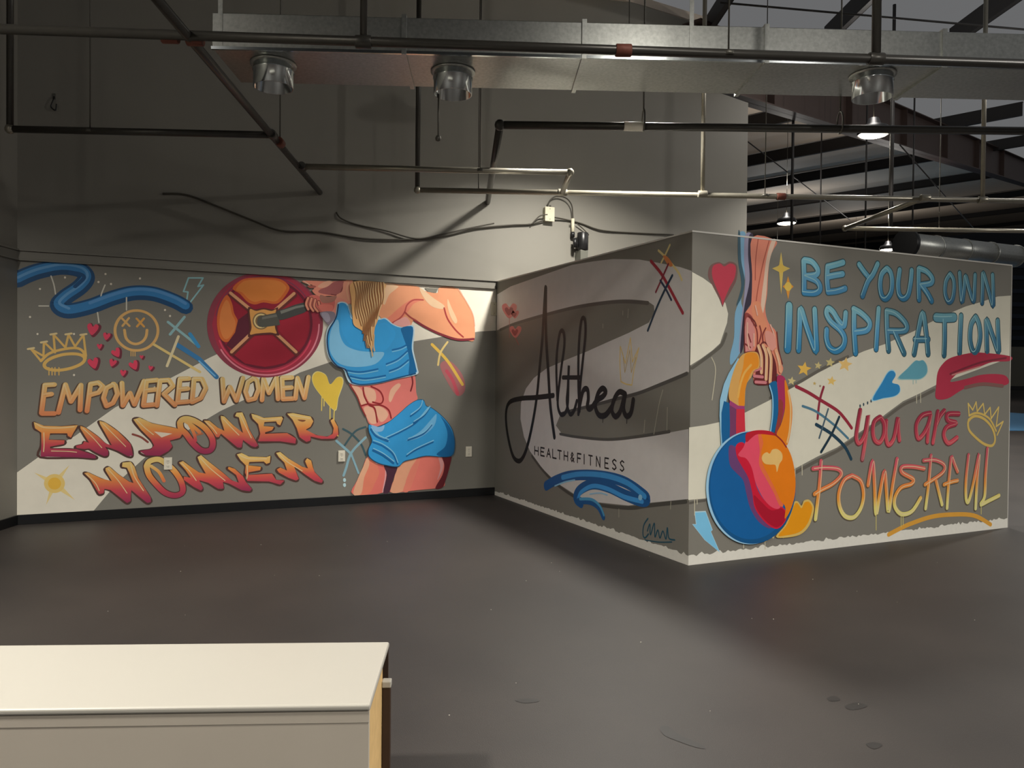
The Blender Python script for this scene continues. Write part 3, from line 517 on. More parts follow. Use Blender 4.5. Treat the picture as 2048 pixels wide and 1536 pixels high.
('fade fill',5,[(546,234,204,126),(432,234,153,68),(337,218,82,83),(195,149,46,85)],0,[-3318,502,-3282,516,-3214,458,-3140,401,-3077,385,-3134,495,-3153,549,-3122,568,-3040,491,-2926,391,-2836,305,-2771,281,-2797,358,-2875,423,-2868,443,-2810,420,-2732,341,-2706,285,-2647,213,-2666,189,-2745,205,-2861,276,-2919,296,-2912,230,-2963,230,-3052,293,-3137,324,-3102,244,-3120,221,-3189,263,-3275,334,-3275,367,-3214,351,-3263,433]),
('loop',3,(85,58,53),23,[-2796,557,-2751,569,-2686,533,-2514,519,-2474,532,-2481,462,-2514,450,-2541,476,-2679,477,-2685,443,-2567,424,-2573,390,-2685,374,-2685,347,-2460,350,-2419,285,-2338,274,-2379,234,-2486,272,-2698,290,-2718,376,-2712,444,-2764,501]),
('fade fill',5,[(546,234,204,126),(432,234,153,68),(337,218,82,83),(195,149,46,85)],0,[-2792,563,-2746,575,-2681,538,-2510,525,-2470,538,-2476,468,-2509,456,-2536,482,-2674,483,-2681,449,-2562,430,-2569,396,-2680,380,-2680,353,-2455,356,-2415,291,-2333,280,-2374,240,-2482,278,-2693,295,-2713,382,-2707,450,-2759,507]),
('loop',3,(85,58,53),23,[-2421,558,-2380,567,-2299,497,-2161,407,-2102,387,-2133,463,-2113,493,-2071,467,-2056,403,-2035,345,-1950,255,-1964,230,-2035,256,-2133,328,-2244,418,-2216,339,-2195,284,-2222,268,-2298,300,-2393,358,-2413,390,-2380,409,-2312,374,-2339,457,-2394,515]),
('fade fill',5,[(546,234,204,126),(432,234,153,68),(337,218,82,83),(195,149,46,85)],0,[-2416,564,-2376,573,-2294,503,-2156,413,-2097,393,-2128,468,-2108,499,-2066,473,-2051,409,-2030,351,-1945,261,-1959,236,-2030,262,-2128,334,-2239,423,-2211,345,-2190,290,-2217,274,-2293,306,-2388,364,-2408,396,-2375,415,-2307,380,-2334,463,-2389,521]),
('brush',8,(234,209,161),7,[-4098,426,-4026,341,-3995,269]),
('brush',8,(234,209,161),7,[-3923,465,-3839,355,-3765,233]),
('brush',8,(234,209,161),8,[-3734,504,-3702,384,-3626,249]),
('brush',8,(234,209,161),8,[-3294,494,-3226,418,-3164,322]),
('brush',8,(234,209,161),8,[-3128,541,-3040,437,-2900,308]),
('brush',8,(234,209,161),8,[-2766,555,-2681,515,-2509,508]),
('brush',8,(234,209,161),8,[-2694,449,-2691,367,-2696,319]),
('brush',8,(234,209,161),8,[-2389,549,-2294,461,-2156,370])]),
  ('painted_heart', 'yellow heart dripping paint', None, [
('blob',4,(234,219,144),0,[-1877,1260,-1921,1358,-2007,1395,-2060,1352,-2054,1265,-1984,1157,-1826,981,-1789,1118,-1740,1266,-1752,1332,-1807,1332]),
('blob',5,(234,199,77),0,[-1878,1258,-1920,1351,-2002,1387,-2053,1345,-2047,1263,-1981,1159,-1830,992,-1794,1122,-1748,1263,-1759,1326,-1811,1326]),
('brush',4,(234,208,109),11,[-1960,1149,-1964,988]),
('brush',4,(234,208,109),11,[-1877,1065,-1876,899]),
('brush',4,(234,208,109),11,[-1939,1138,-1939,1035]),
('brush',4,(234,208,109),11,[-1830,1018,-1834,877,-1792,719])]),
  ('painted_sparkle', 'gold spray sparkle with four rays', None, [
('fill',3,(234,210,144),0,[-4512,461,-4365,328,-4341,379]),
('fill',3,(234,210,144),0,[-4235,517,-4374,374,-4333,334]),
('fill',3,(234,210,144),0,[-4419,163,-4330,342,-4377,366]),
('fill',3,(234,210,144),0,[-4191,194,-4335,379,-4371,329]),
('blob',4,(234,202,121),0,[-4271,350,-4282,307,-4312,277,-4353,268,-4394,281,-4424,315,-4435,358,-4424,400,-4394,430,-4353,440,-4312,427,-4282,393]),
('blob',5,(234,185,72),0,[-4302,351,-4309,324,-4328,305,-4353,299,-4379,308,-4397,329,-4404,356,-4397,383,-4379,402,-4353,408,-4328,400,-4309,379])]),
  ('painted_cross_marks', 'teal crossing strokes beside the outlet', None, [
('brush',3,(63,92,101),21,[-1740,792,-1650,737,-1548,628,-1499,510]),
('brush',4,(63,92,101),21,[-1501,808,-1613,762,-1723,618]),
('brush',5,(140,180,196),26,[-1807,668,-1675,548,-1648,515]),
('brush',6,(140,180,196),26,[-1500,696,-1649,542,-1706,375,-1731,303]),
('brush',7,(140,180,196),21,[-1654,531,-1573,322]),
('blob',8,(189,221,229),0,[-1705,254,-1709,240,-1721,234,-1732,241,-1736,256,-1732,271,-1721,276,-1710,269]),
('blob',9,(189,221,229),0,[-1705,202,-1709,187,-1720,181,-1731,188,-1736,203,-1732,218,-1720,223,-1709,217])]),
  ('painted_cross_marks', 'yellow X over a pink smudge by the corner', None, [
('blob',3,(177,111,113),0,[-671,1477,-554,1523,-404,1368,-372,1200,-461,1133,-581,1284]),
('brush',4,(201,85,101),39,[-594,1411,-522,1312,-461,1156]),
('brush',5,(234,193,87),33,[-766,1701,-583,1522,-403,1262]),
('brush',6,(234,208,136),22,[-585,1733,-666,1615,-694,1477])]),
  ('painted_barbell', 'crimson weight plate on a dark barbell sleeve', None, [
('blob',7,(151,62,80),0,[-1954,1879,-1968,1756,-2011,1639,-2081,1535,-2173,1447,-2282,1381,-2402,1341,-2528,1326,-2651,1339,-2767,1377,-2870,1438,-2955,1519,-3019,1616,-3059,1724,-3072,1839,-3059,1954,-3021,2065,-2958,2166,-2874,2253,-2771,2322,-2656,2368,-2533,2389,-2408,2383,-2287,2351,-2178,2294,-2085,2213,-2014,2113,-1970,2000]),
('fill',8,(177,50,74),0,[-3027,1840,-3014,1907,-3001,1972,-2981,2035,-2953,2095,-2917,2152,-2875,2204,-2826,2250,-2772,2290,-2713,2323,-2651,2349,-2585,2366,-2518,2375,-2451,2375,-2384,2366,-2319,2348,-2257,2321,-2199,2287,-2146,2244,-2099,2195,-2059,2139,-2028,2079,-2004,2014,-1990,1947,-1985,1878,-1989,1808,-2003,1739,-2025,1673,-2056,1610,-2095,1552,-2141,1499,-2194,1453,-2252,1414,-2314,1383,-2379,1360,-2445,1346,-2513,1342,-2580,1345,-2646,1358,-2709,1379,-2768,1408,-2823,1444,-2872,1487,-2915,1537,-2951,1591,-2980,1649,-3000,1711,-3013,1775]),
('brush',9,(234,143,160),15,[-1995,1877,-1998,1818,-2008,1759,-2025,1702,-2048,1647,-2077,1595,-2113,1546,-2153,1502,-2198,1463,-2246,1429,-2298,1401,-2353,1379,-2410,1363,-2467,1354,-2525,1352,-2582,1356,-2638,1366,-2692,1383,-2744,1406,-2792,1434,-2837,1468,-2877,1507,-2913,1549,-2943,1596]),
('blob',10,(114,29,52),0,[-2061,1885,-2073,1781,-2108,1681,-2164,1591,-2239,1516,-2327,1460,-2426,1424,-2528,1412,-2629,1422,-2725,1454,-2809,1507,-2880,1576,-2932,1660,-2965,1753,-2976,1852,-2966,1951,-2934,2047,-2882,2134,-2813,2209,-2728,2267,-2634,2306,-2533,2324,-2430,2318,-2332,2290,-2243,2240,-2167,2171,-2110,2086,-2074,1989]),
('blob',11,(159,29,54),0,[-2086,1884,-2097,1786,-2130,1691,-2184,1607,-2254,1536,-2338,1482,-2431,1449,-2528,1437,-2624,1446,-2715,1477,-2795,1526,-2862,1592,-2912,1671,-2943,1759,-2954,1853,-2944,1947,-2913,2037,-2864,2120,-2798,2190,-2718,2245,-2628,2282,-2532,2299,-2436,2294,-2342,2267,-2258,2220,-2187,2154,-2133,2074,-2098,1982]),
('brush',12,(224,73,101),15,[-2080,1709,-2112,1637,-2156,1571,-2210,1513,-2272,1465,-2341,1427,-2414,1402,-2490,1389,-2566,1388,-2640,1399,-2711,1423,-2777,1458,-2836,1503,-2886,1557,-2928,1618,-2958,1685]),
('brush',13,(142,62,88),12,[-2988,1932,-2970,2006,-2940,2077,-2900,2142,-2849,2200,-2790,2251,-2724,2291,-2652,2321,-2577,2339,-2499,2345,-2422,2338,-2347,2318,-2276,2286,-2212,2243,-2156,2189,-2109,2127]),
('blob',14,(224,111,52),0,[-2839,2202,-2770,2280,-2685,2314,-2504,2331,-2377,2318,-2303,2262,-2303,2206,-2376,2101,-2439,2068,-2546,2078,-2627,2054,-2698,2076,-2769,2151]),
('blob',15,(234,139,65),0,[-2807,2189,-2760,2260,-2685,2295,-2504,2310,-2387,2297,-2328,2250,-2337,2204,-2396,2120,-2449,2092,-2546,2103,-2627,2079,-2689,2106,-2750,2167]),
('blob',16,(224,111,52),0,[-2886,2135,-2843,2054,-2824,1961,-2787,1879,-2796,1784,-2851,1694,-2911,1673,-2958,1725,-2981,1837,-2972,1974,-2932,2084]),
('blob',17,(234,139,73),0,[-2890,2086,-2862,2038,-2843,1950,-2810,1873,-2819,1794,-2865,1718,-2907,1702,-2939,1750,-2958,1848,-2949,1966,-2918,2055]),
('fill',18,(173,33,57),0,[-2673,1739,-2423,1746,-2235,1568,-2333,1475,-2528,1432,-2719,1464,-2823,1547]),
('fill',19,(173,33,57),0,[-2404,1807,-2385,2000,-2208,2150,-2107,1996,-2096,1843,-2146,1662,-2210,1609]),
('fill',20,(100,33,52),0,[-2787,1893,-2674,1987,-2673,1778,-2832,1596,-2897,1644,-2814,1769]),
('line',21,(114,50,47),50,[-2853,2142,-2646,1974]),
('line',22,(234,169,124),30,[-2858,2156,-2650,1988]),
('line',23,(114,50,47),51,[-2243,2169,-2439,1982]),
('line',24,(234,169,124),30,[-2248,2184,-2444,1997]),
('line',25,(114,50,47),50,[-2841,1561,-2645,1764]),
('line',26,(234,169,124),30,[-2846,1576,-2649,1779]),
('line',27,(114,50,47),51,[-2220,1573,-2433,1771]),
('line',28,(234,169,124),30,[-2225,1589,-2438,1786]),
('blob',29,(100,50,47),0,[-2689,2026,-2627,2004,-2545,2023,-2458,2012,-2405,2034,-2419,1948,-2409,1807,-2394,1752,-2481,1759,-2616,1745,-2692,1728,-2678,1823,-2693,1947]),
('blob',30,(234,168,91),0,[-2674,2007,-2617,1990,-2545,2008,-2468,1996,-2424,2013,-2439,1937,-2433,1826,-2418,1771,-2482,1779,-2611,1765,-2673,1754,-2659,1824,-2674,1938]),
('blob',31,(142,111,76),0,[-2487,1895,-2493,1862,-2511,1834,-2537,1814,-2568,1807,-2600,1812,-2626,1830,-2644,1857,-2650,1889,-2644,1921,-2627,1950,-2600,1969,-2569,1977,-2538,1972,-2511,1954,-2493,1927]),
('loop',32,(234,211,149),15,[-2506,1894,-2515,1861,-2537,1837,-2568,1827,-2600,1834,-2622,1857,-2631,1889,-2623,1922,-2600,1947,-2569,1957,-2538,1949,-2515,1926]),
('fill',33,(89,88,81),0,[-2579,1941,-2410,1983,-2385,1858,-2564,1827]),
('blob',34,(89,88,81),0,[-2540,1888,-2546,1855,-2563,1835,-2584,1834,-2601,1853,-2607,1885,-2601,1918,-2584,1938,-2563,1939,-2547,1920]),
('fill',35,(119,118,110),0,[-2559,1932,-2410,1968,-2405,1943,-2559,1907]),
('blob',36,(75,76,74),0,[-2419,1993,-2336,2027,-2228,2073,-2133,2092,-2123,2011,-2227,1961,-2375,1909,-2409,1938]),
('fill',37,(131,133,125),0,[-2385,2000,-2228,2057,-2133,2077,-2133,2057,-2228,2032,-2375,1970])]),
  ('painted_woman', 'woman in blue sportswear seen from chin to thighs, barbell on her shoulder', None, [
('blob',27,(234,160,120),0,[-1317,2339,-1135,2339,-955,2333,-852,2284,-713,2270,-678,2338,-472,2332,-381,2209,-295,2067,-264,1922,-268,1764,-353,1756,-562,1789,-767,1855,-952,1958,-1002,1918,-1007,1869,-1131,1870,-1220,1899,-1314,1949,-1396,2053,-1398,2265]),
('blob',28,(234,194,157),0,[-1317,2334,-1162,2321,-1179,2288,-1256,2220,-1310,2110]),
('blob',29,(234,137,113),0,[-1171,2063,-1088,2131,-987,2190,-874,2190,-976,2142,-1032,2069,-1098,1985,-1198,1911,-1297,1950,-1243,1995]),
('blob',30,(234,198,161),0,[-909,2314,-747,2207,-630,2136,-653,2096,-781,2123,-880,2228]),
('blob',31,(234,197,158),0,[-589,2210,-541,2112,-475,1981,-498,1942,-552,2012,-589,2121]),
('fill',32,(129,126,116),0,[-858,2317,-702,2320,-724,2269,-817,2275]),
('brush',33,(190,82,76),16,[-874,2185,-982,2179,-1055,2122,-1082,2045,-1132,1978,-1220,1921]),
('brush',34,(172,62,62),17,[-630,2108,-587,1988,-492,1869,-401,1794]),
('brush',35,(129,43,55),25,[-974,1962,-848,1891,-674,1819,-467,1764,-275,1775]),
('brush',36,(172,71,68),16,[-1082,2045,-1020,1993,-952,1958]),
('blob',37,(234,168,162),0,[-1209,1916,-1132,1967,-1065,1991,-1019,1934,-1030,1879,-1131,1892]),
('brush',38,(234,170,141),11,[-472,2332,-375,2203,-289,2056,-264,1922]),
('blob',39,(229,126,119),0,[-1680,1264,-1542,1264,-1347,1291,-1127,1346,-975,1386,-945,1179,-933,1097,-1035,1032,-1135,935,-1212,883,-1306,836,-1387,811,-1464,844,-1502,930,-1551,1021,-1594,1132]),
('blob',40,(234,180,153),0,[-1653,1243,-1563,1222,-1503,1110,-1481,1052,-1551,1047,-1605,1137]),
('blob',41,(234,180,153),0,[-1520,1232,-1412,1201,-1390,1110,-1422,1067,-1465,1073,-1503,1147]),
('blob',42,(234,180,153),0,[-1524,1010,-1432,1014,-1377,869,-1420,838,-1469,871]),
('blob',43,(234,180,153),0,[-1411,1035,-1312,1008,-1257,943,-1290,879,-1350,869]),
('blob',44,(234,180,153),0,[-1253,1104,-1231,1206,-1154,1271,-1121,1249,-1181,1168,-1230,1071]),
('brush',45,(147,34,40),16,[-1531,1227,-1519,1142,-1465,1041,-1405,1003,-1377,859]),
('brush',46,(147,34,40),16,[-1445,1238,-1352,1190,-1313,1109,-1340,1056,-1427,1073]),
('brush',47,(147,34,40),16,[-1556,1031,-1481,1052,-1427,1041,-1329,1035,-1252,985,-1224,899]),
('brush',48,(127,32,43),16,[-1004,1380,-986,1282,-1008,1190]),
('brush',49,(149,48,50),13,[-1669,1253,-1594,1132,-1551,1021,-1502,925]),
('blob',50,(234,121,111),0,[-1477,493,-1385,436,-1280,400,-1269,287,-1295,105,-1635,103,-1593,238,-1536,363]),
('blob',51,(234,134,109),0,[-1461,466,-1385,420,-1351,317,-1394,212,-1458,103,-1582,105,-1535,299]),
('blob',52,(234,176,143),0,[-1477,488,-1460,402,-1513,271,-1544,103,-1630,103,-1583,259,-1530,378]),
('brush',53,(234,174,180),13,[-1385,420,-1297,395,-1280,298,-1311,106]),
('blob',54,(234,125,113),0,[-1153,379,-1081,430,-979,459,-831,481,-627,468,-544,470,-549,353,-601,200,-636,123,-925,106,-1229,101,-1185,239]),
('blob',55,(234,168,135),0,[-1147,378,-1052,429,-928,462,-995,356,-1051,222,-1089,104,-1223,101,-1191,229]),
('blob',56,(234,134,115),0,[-1051,211,-984,371,-894,461,-938,298,-1016,106,-1084,104]),
('blob',57,(106,30,40),0,[-639,468,-533,475,-555,337,-601,188,-636,118,-718,117,-637,257,-614,367]),
('blob',58,(229,163,162),0,[-686,470,-627,412,-632,323,-695,204,-661,341]),
('blob',59,(77,43,62),0,[-1297,401,-1153,384,-1196,240,-1240,102,-1306,100,-1269,287]),
('blob',60,(234,145,122),0,[-2159,2318,-1885,2327,-1666,2335,-1665,2172,-1728,2127,-1812,2170,-1910,2175,-1987,2161,-2048,2194,-2068,2224,-2048,2245,-2089,2259,-2064,2280,-2124,2287]),
('blob',61,(234,173,145),0,[-1936,2324,-1864,2328,-1885,2280,-1962,2255,-2013,2268]),
('blob',62,(170,94,93),0,[-1987,2238,-1910,2274,-1844,2324,-1745,2335,-1744,2226,-1801,2186,-1925,2190,-2002,2207]),
('brush',63,(127,54,52),10,[-1729,2336,-1760,2261,-1796,2192,-1874,2193]),
('brush',64,(234,187,163),10,[-2154,2316,-2089,2274]),
('blob',65,(172,92,81),0,[-2119,2267,-2058,2276,-2028,2262,-2079,2244]),
('blob',66,(234,157,130),0,[-1740,2336,-1645,2341,-1643,2110,-1691,2113,-1764,2141,-1822,2185,-1760,2235]),
('brush',67,(234,171,136),13,[-1692,2328,-1713,2248,-1691,2145]),
('blob',68,(234,150,131),0,[-1863,2126,-1812,2170,-1728,2138,-1686,2103,-1780,2088,-1790,2010,-1841,1971,-1873,2022]),
('blob',69,(217,112,102),0,[-2123,2144,-2038,2179,-1935,2143,-1843,2148,-1847,2044,-1909,1999,-1986,2006,-2047,2014,-2118,2047]),
('blob',70,(172,117,102),0,[-1987,2182,-1910,2165,-1822,2180,-1842,2127,-1909,2103,-1976,2110]),
('brush',71,(115,53,48),33,[-2108,2145,-2128,2082,-2108,2027]),
('brush',72,(234,149,122),21,[-2108,2145,-2128,2082,-2108,2027]),
('brush',73,(115,53,48),33,[-2073,2141,-2088,2069,-2057,2014]),
('brush',74,(234,149,122),21,[-2073,2141,-2088,2069,-2057,2014]),
('brush',75,(115,53,48),33,[-2037,2128,-2047,2060,-2011,2011]),
('brush',76,(234,149,122),21,[-2037,2128,-2047,2060,-2011,2011]),
('brush',77,(115,53,48),34,[-2002,2109,-1986,2058,-1935,2019]),
('brush',78,(234,149,122),21,[-2002,2109,-1986,2058,-1935,2019]),
('blob',79,(234,126,112),0,[-2001,2078,-1868,2084,-1863,2027,-1934,2003,-1986,2027]),
('blob',80,(140,128,142),0,[-1986,2001,-1847,2012,-1831,1930,-1861,1851,-1903,1875,-1949,1925]),
('blob',81,(172,163,180),0,[-1975,1991,-1909,1999,-1883,1928,-1924,1906])]),
  ('crop_top', 'bright blue crop top', 26, [
('blob',82,(193,221,234),0,[-1806,2108,-1712,2112,-1674,2014,-1626,1948,-1379,1958,-1292,1972,-1209,1910,-1109,1882,-979,1897,-983,1690,-977,1609,-936,1446,-941,1370,-1166,1319,-1358,1270,-1552,1248,-1675,1274,-1717,1347,-1744,1415,-1828,1456,-1901,1549,-1927,1698,-1913,1833,-1846,1929,-1826,1982]),
('blob',83,(54,158,223),0,[-1795,2098,-1722,2101,-1685,2014,-1637,1937,-1379,1947,-1303,1961,-1215,1900,-1109,1871,-991,1886,-1000,1690,-994,1608,-953,1446,-958,1386,-1166,1335,-1358,1286,-1547,1264,-1659,1290,-1696,1353,-1723,1426,-1807,1462,-1880,1554,-1907,1699,-1892,1824,-1831,1930,-1810,1983]),
('blob',84,(129,193,232),0,[-1820,1930,-1877,1814,-1891,1668,-1865,1565,-1776,1472,-1607,1443,-1403,1478,-1306,1597,-1431,1605,-1592,1617,-1725,1672,-1783,1786,-1794,1905]),
('blob',85,(54,163,230),0,[-1759,2079,-1779,1932,-1757,1802,-1683,1684,-1566,1629,-1431,1616,-1317,1618,-1240,1684,-1186,1820,-1308,1923,-1487,1837,-1647,1911,-1706,2013]),
('blob',86,(13,105,164),0,[-1120,1871,-991,1880,-1006,1690,-994,1608,-953,1446,-958,1386,-1032,1363,-1027,1515,-1057,1661,-1102,1785]),
('brush',87,(15,108,175),16,[-1218,1631,-1129,1654,-1062,1688]),
('brush',88,(122,197,234),11,[-1218,1612,-1129,1635,-1062,1669]),
('brush',89,(15,108,175),16,[-1723,1410,-1564,1391,-1376,1425]),
('brush',90,(122,197,234),11,[-1723,1392,-1564,1372,-1375,1406]),
('brush',91,(15,108,175),16,[-1670,1348,-1510,1322,-1293,1356]),
('brush',92,(122,197,234),11,[-1670,1329,-1510,1304,-1293,1337]),
('brush',93,(15,108,175),16,[-1283,1479,-1156,1535,-1051,1624]),
('brush',94,(122,197,234),11,[-1283,1461,-1156,1516,-1050,1605]),
('brush',95,(15,108,175),16,[-1249,1405,-1139,1449,-1039,1526]),
('brush',96,(122,197,234),11,[-1249,1386,-1139,1430,-1038,1507]),
('brush',97,(20,59,102),13,[-1801,2092,-1816,1982,-1841,1919,-1897,1818,-1912,1699,-1885,1554,-1812,1456,-1723,1416,-1691,1348,-1654,1285]),
('brush',98,(18,82,133),13,[-1654,1280,-1547,1259,-1358,1281,-1166,1330,-958,1380]),
('brush',99,(115,174,216),11,[-1701,2081,-1674,1999,-1632,1937])]),
  ('shorts', 'bright blue high-waisted shorts', 26, [
('blob',100,(36,82,116),0,[-1472,836,-1395,807,-1272,849,-1137,951,-1035,1039,-937,1094,-862,1094,-832,1032,-761,1003,-641,911,-538,789,-494,657,-493,536,-523,469,-619,455,-827,474,-978,446,-1082,422,-1150,369,-1291,392,-1392,429,-1470,492,-1476,569,-1438,660,-1472,760]),
('blob',101,(52,156,220),0,[-1463,834,-1387,805,-1267,846,-1135,946,-1035,1032,-939,1086,-864,1085,-835,1025,-766,997,-648,907,-547,788,-505,659,-504,541,-533,475,-627,462,-831,481,-979,453,-1081,430,-1147,378,-1286,400,-1385,436,-1461,498,-1467,573,-1430,662,-1463,759]),
('blob',102,(13,103,164),0,[-666,912,-559,794,-505,659,-504,541,-533,475,-627,462,-709,493,-610,573,-582,711,-618,828]),
('blob',103,(115,186,232),0,[-1054,657,-896,751,-771,881,-713,935,-735,814,-838,717,-952,665]),
('blob',104,(111,177,223),0,[-1441,764,-1343,676,-1233,641,-1343,708,-1398,784]),
('blob',105,(138,186,228),0,[-1442,828,-1355,805,-1300,825,-1322,761,-1398,763]),
('brush',106,(18,103,168),16,[-1288,674,-1122,746,-954,840,-812,992]),
('brush',107,(132,199,234),11,[-1283,693,-1117,765,-948,859,-806,1011]),
('brush',108,(18,103,168),16,[-1424,646,-1315,600,-1204,510,-1153,400]),
('brush',109,(132,199,234),11,[-1419,665,-1310,619,-1199,529,-1148,419]),
('brush',110,(18,103,168),16,[-1053,483,-951,545,-751,627]),
('brush',111,(132,199,234),11,[-1047,502,-946,564,-745,646]),
('brush',112,(18,103,168),16,[-1037,657,-867,718,-770,815]),
('brush',113,(132,199,234),11,[-1032,676,-862,737,-764,834]),
('brush',114,(18,103,168),16,[-1447,785,-1387,709,-1260,652]),
('brush',115,(132,199,234),11,[-1442,804,-1381,728,-1255,671]),
('brush',116,(18,103,168),16,[-882,1069,-910,993,-1011,917]),
('brush',117,(132,199,234),11,[-876,1088,-904,1012,-1006,936]),
('brush',118,(18,103,168),16,[-795,1002,-863,915,-977,841]),
('brush',119,(132,199,234),11,[-789,1022,-858,934,-971,860]),
('brush',120,(18,103,168),16,[-1424,561,-1314,503,-1198,413]),
('brush',121,(132,199,234),11,[-1418,579,-1309,522,-1192,432])]),
  ('hair', 'long wavy golden hair', 26, [
('blob',122,(234,179,117),0,[-1655,2335,-1311,2339,-1333,2248,-1381,2128,-1369,2027,-1379,1947,-1411,1866,-1422,1775,-1437,1637,-1458,1626,-1486,1752,-1546,1824,-1637,1885,-1653,2000,-1665,2146]),
('brush',123,(147,96,55),12,[-1645,2331,-1621,2256,-1615,2180,-1623,2103,-1625,2027,-1608,1951]),
('brush',124,(234,202,150),8,[-1632,2331,-1608,2257,-1602,2181,-1610,2104,-1612,2028,-1595,1952]),
('brush',125,(147,96,55),12,[-1611,2333,-1595,2257,-1597,2181,-1607,2104,-1603,2028,-1582,1952,-1559,1877]),
('brush',126,(234,202,150),8,[-1598,2333,-1582,2258,-1584,2182,-1593,2105,-1590,2029,-1569,1953,-1546,1877]),
('brush',127,(147,96,55),12,[-1579,2334,-1572,2259,-1581,2182,-1589,2105,-1579,2029,-1556,1953,-1539,1878,-1542,1801]),
('brush',128,(234,202,150),8,[-1566,2335,-1558,2259,-1567,2182,-1575,2106,-1565,2030,-1542,1954,-1526,1878,-1528,1801]),
('brush',129,(147,96,55),12,[-1550,2336,-1551,2260,-1564,2183,-1567,2106,-1552,2030,-1530,1954,-1523,1878,-1532,1801]),
('brush',130,(234,202,150),8,[-1536,2337,-1538,2260,-1550,2183,-1554,2107,-1539,2031,-1517,1955,-1509,1879,-1519,1802]),
('brush',131,(147,96,55),12,[-1523,2338,-1532,2261,-1545,2183,-1543,2107,-1524,2031,-1507,1955,-1509,1879,-1523,1801,-1529,1725]),
('brush',132,(234,202,150),8,[-1510,2339,-1519,2261,-1532,2184,-1529,2108,-1511,2032,-1494,1956,-1495,1879,-1509,1802,-1516,1725]),
('brush',133,(147,96,55),12,[-1499,2339,-1514,2262,-1524,2185,-1515,2108,-1496,2033,-1487,1956,-1497,1879,-1512,1802,-1512,1725,-1496,1649]),
('brush',134,(234,202,150),8,[-1486,2340,-1501,2262,-1511,2185,-1502,2109,-1483,2033,-1474,1957,-1484,1879,-1499,1802,-1499,1725,-1482,1649]),
('brush',135,(147,96,55),12,[-1478,2340,-1495,2263,-1500,2186,-1486,2110,-1470,2034,-1470,1957,-1486,1879,-1499,1802,-1493,1726,-1475,1649]),
('brush',136,(234,202,150),8,[-1465,2341,-1482,2263,-1486,2186,-1473,2110,-1457,2034,-1457,1957,-1473,1880,-1485,1803,-1479,1726,-1462,1649]),
('brush',137,(147,96,55),12,[-1458,2342,-1474,2264,-1472,2187,-1457,2111,-1447,2035,-1456,1957,-1475,1880,-1482,1803,-1471,1726,-1456,1650]),
('brush',138,(234,202,150),8,[-1445,2342,-1461,2265,-1459,2188,-1443,2112,-1433,2035,-1443,1958,-1461,1880,-1469,1803,-1458,1726,-1443,1650]),
('brush',139,(147,96,55),12,[-1438,2343,-1450,2265,-1443,2189,-1428,2112,-1427,2035,-1443,1958,-1462,1880,-1463,1803,-1449,1727]),
('brush',140,(234,202,150),9,[-1425,2344,-1436,2266,-1429,2189,-1414,2113,-1413,2036,-1430,1958,-1448,1881,-1449,1804,-1436,1727]),
('brush',141,(147,96,55),12,[-1417,2344,-1423,2267,-1411,2190,-1401,2114,-1409,2036,-1431,1958,-1445,1881]),
('brush',142,(234,202,150),9,[-1403,2345,-1409,2267,-1398,2191,-1388,2114,-1396,2037,-1417,1959,-1432,1881]),
('brush',143,(147,96,55),12,[-1393,2345,-1392,2268,-1380,2192,-1378,2115,-1395,2037,-1417,1959,-1426,1881]),
('brush',144,(234,202,150),9,[-1379,2346,-1379,2269,-1367,2193,-1364,2115,-1381,2037,-1404,1959,-1413,1882]),
('brush',145,(147,96,55),12,[-1366,2347,-1360,2270,-1351,2193,-1357,2116,-1381,2037,-1401,1959]),
('brush',146,(234,202,150),9,[-1352,2348,-1346,2271,-1337,2194,-1344,2116,-1367,2038,-1388,1960]),
('brush',147,(147,96,55),12,[-1335,2349,-1327,2272,-1324,2195,-1340,2117]),
('brush',148,(234,202,150),9,[-1321,2350,-1313,2273,-1310,2195,-1326,2117]),
('brush',149,(217,174,121),13,[-1469,1678,-1448,1626,-1436,1562]),
('brush',150,(217,174,121),13,[-1497,1773,-1475,1678]),
('brush',151,(217,174,121),13,[-1422,1786,-1426,1679,-1415,1616])]),
 ]),
 ('mural with the black script name of the gym over pale swooshes on the side wall', 'B', [
  ('painted_swoosh', 'pale looping S-shaped swoosh', None, [
('fill',1,(216,212,210),0,[3499,2288,3141,2343,2521,2374,1774,2409,1403,2394,1065,2372,676,2317,397,2253,140,2191,2,2146,15,1791,19,1412,124,1386,379,1318,655,1250,955,1196,1283,1137,1746,1059,1979,990,2058,889,1935,816,1641,801,1112,823,647,884,244,953,14,996,6,485,499,380,787,313,1269,265,1630,267,2029,336,2334,439,2621,588,2767,727,2856,907,2847,1078,2730,1234,2545,1346,2269,1443,1852,1527,1474,1596,1130,1668,816,1731,528,1801,455,1875,463,1930,531,1963,821,2003,1137,2021,1672,2018,2281,1990,3004,1941,3504,1879]),
('brush',1,(98,93,89),32,[3413,1880,3004,1930,2281,1980,1672,2009,1137,2008,821,1991,544,1956]),
('brush',1,(87,85,81),29,[1979,1005,1746,1049,1283,1128,955,1188,654,1242,379,1311,124,1378,42,1401]),
('brush',1,(87,85,81),26,[1975,813,1647,810,1113,830,647,892,244,961]),
('brush',1,(82,80,75),31,[2573,541,2323,421,2025,320,1635,248,1273,245,786,293,499,359,35,462])]),
  ('painted_lettering', 'black handwritten script name with a tall looping first letter', None, [
('brush',5,(25,24,23),52,[2308,2251,2345,1929,2363,1749,2422,1428,2472,1163,2558,898,2669,657,2786,504,2908,454,3049,509,3184,728,3229,941,3139,1072,2848,1125,2495,1147,2115,1179]),
('brush',6,(25,24,23),54,[2297,2245,2287,1796,2225,1388,2176,1074,2086,775]),
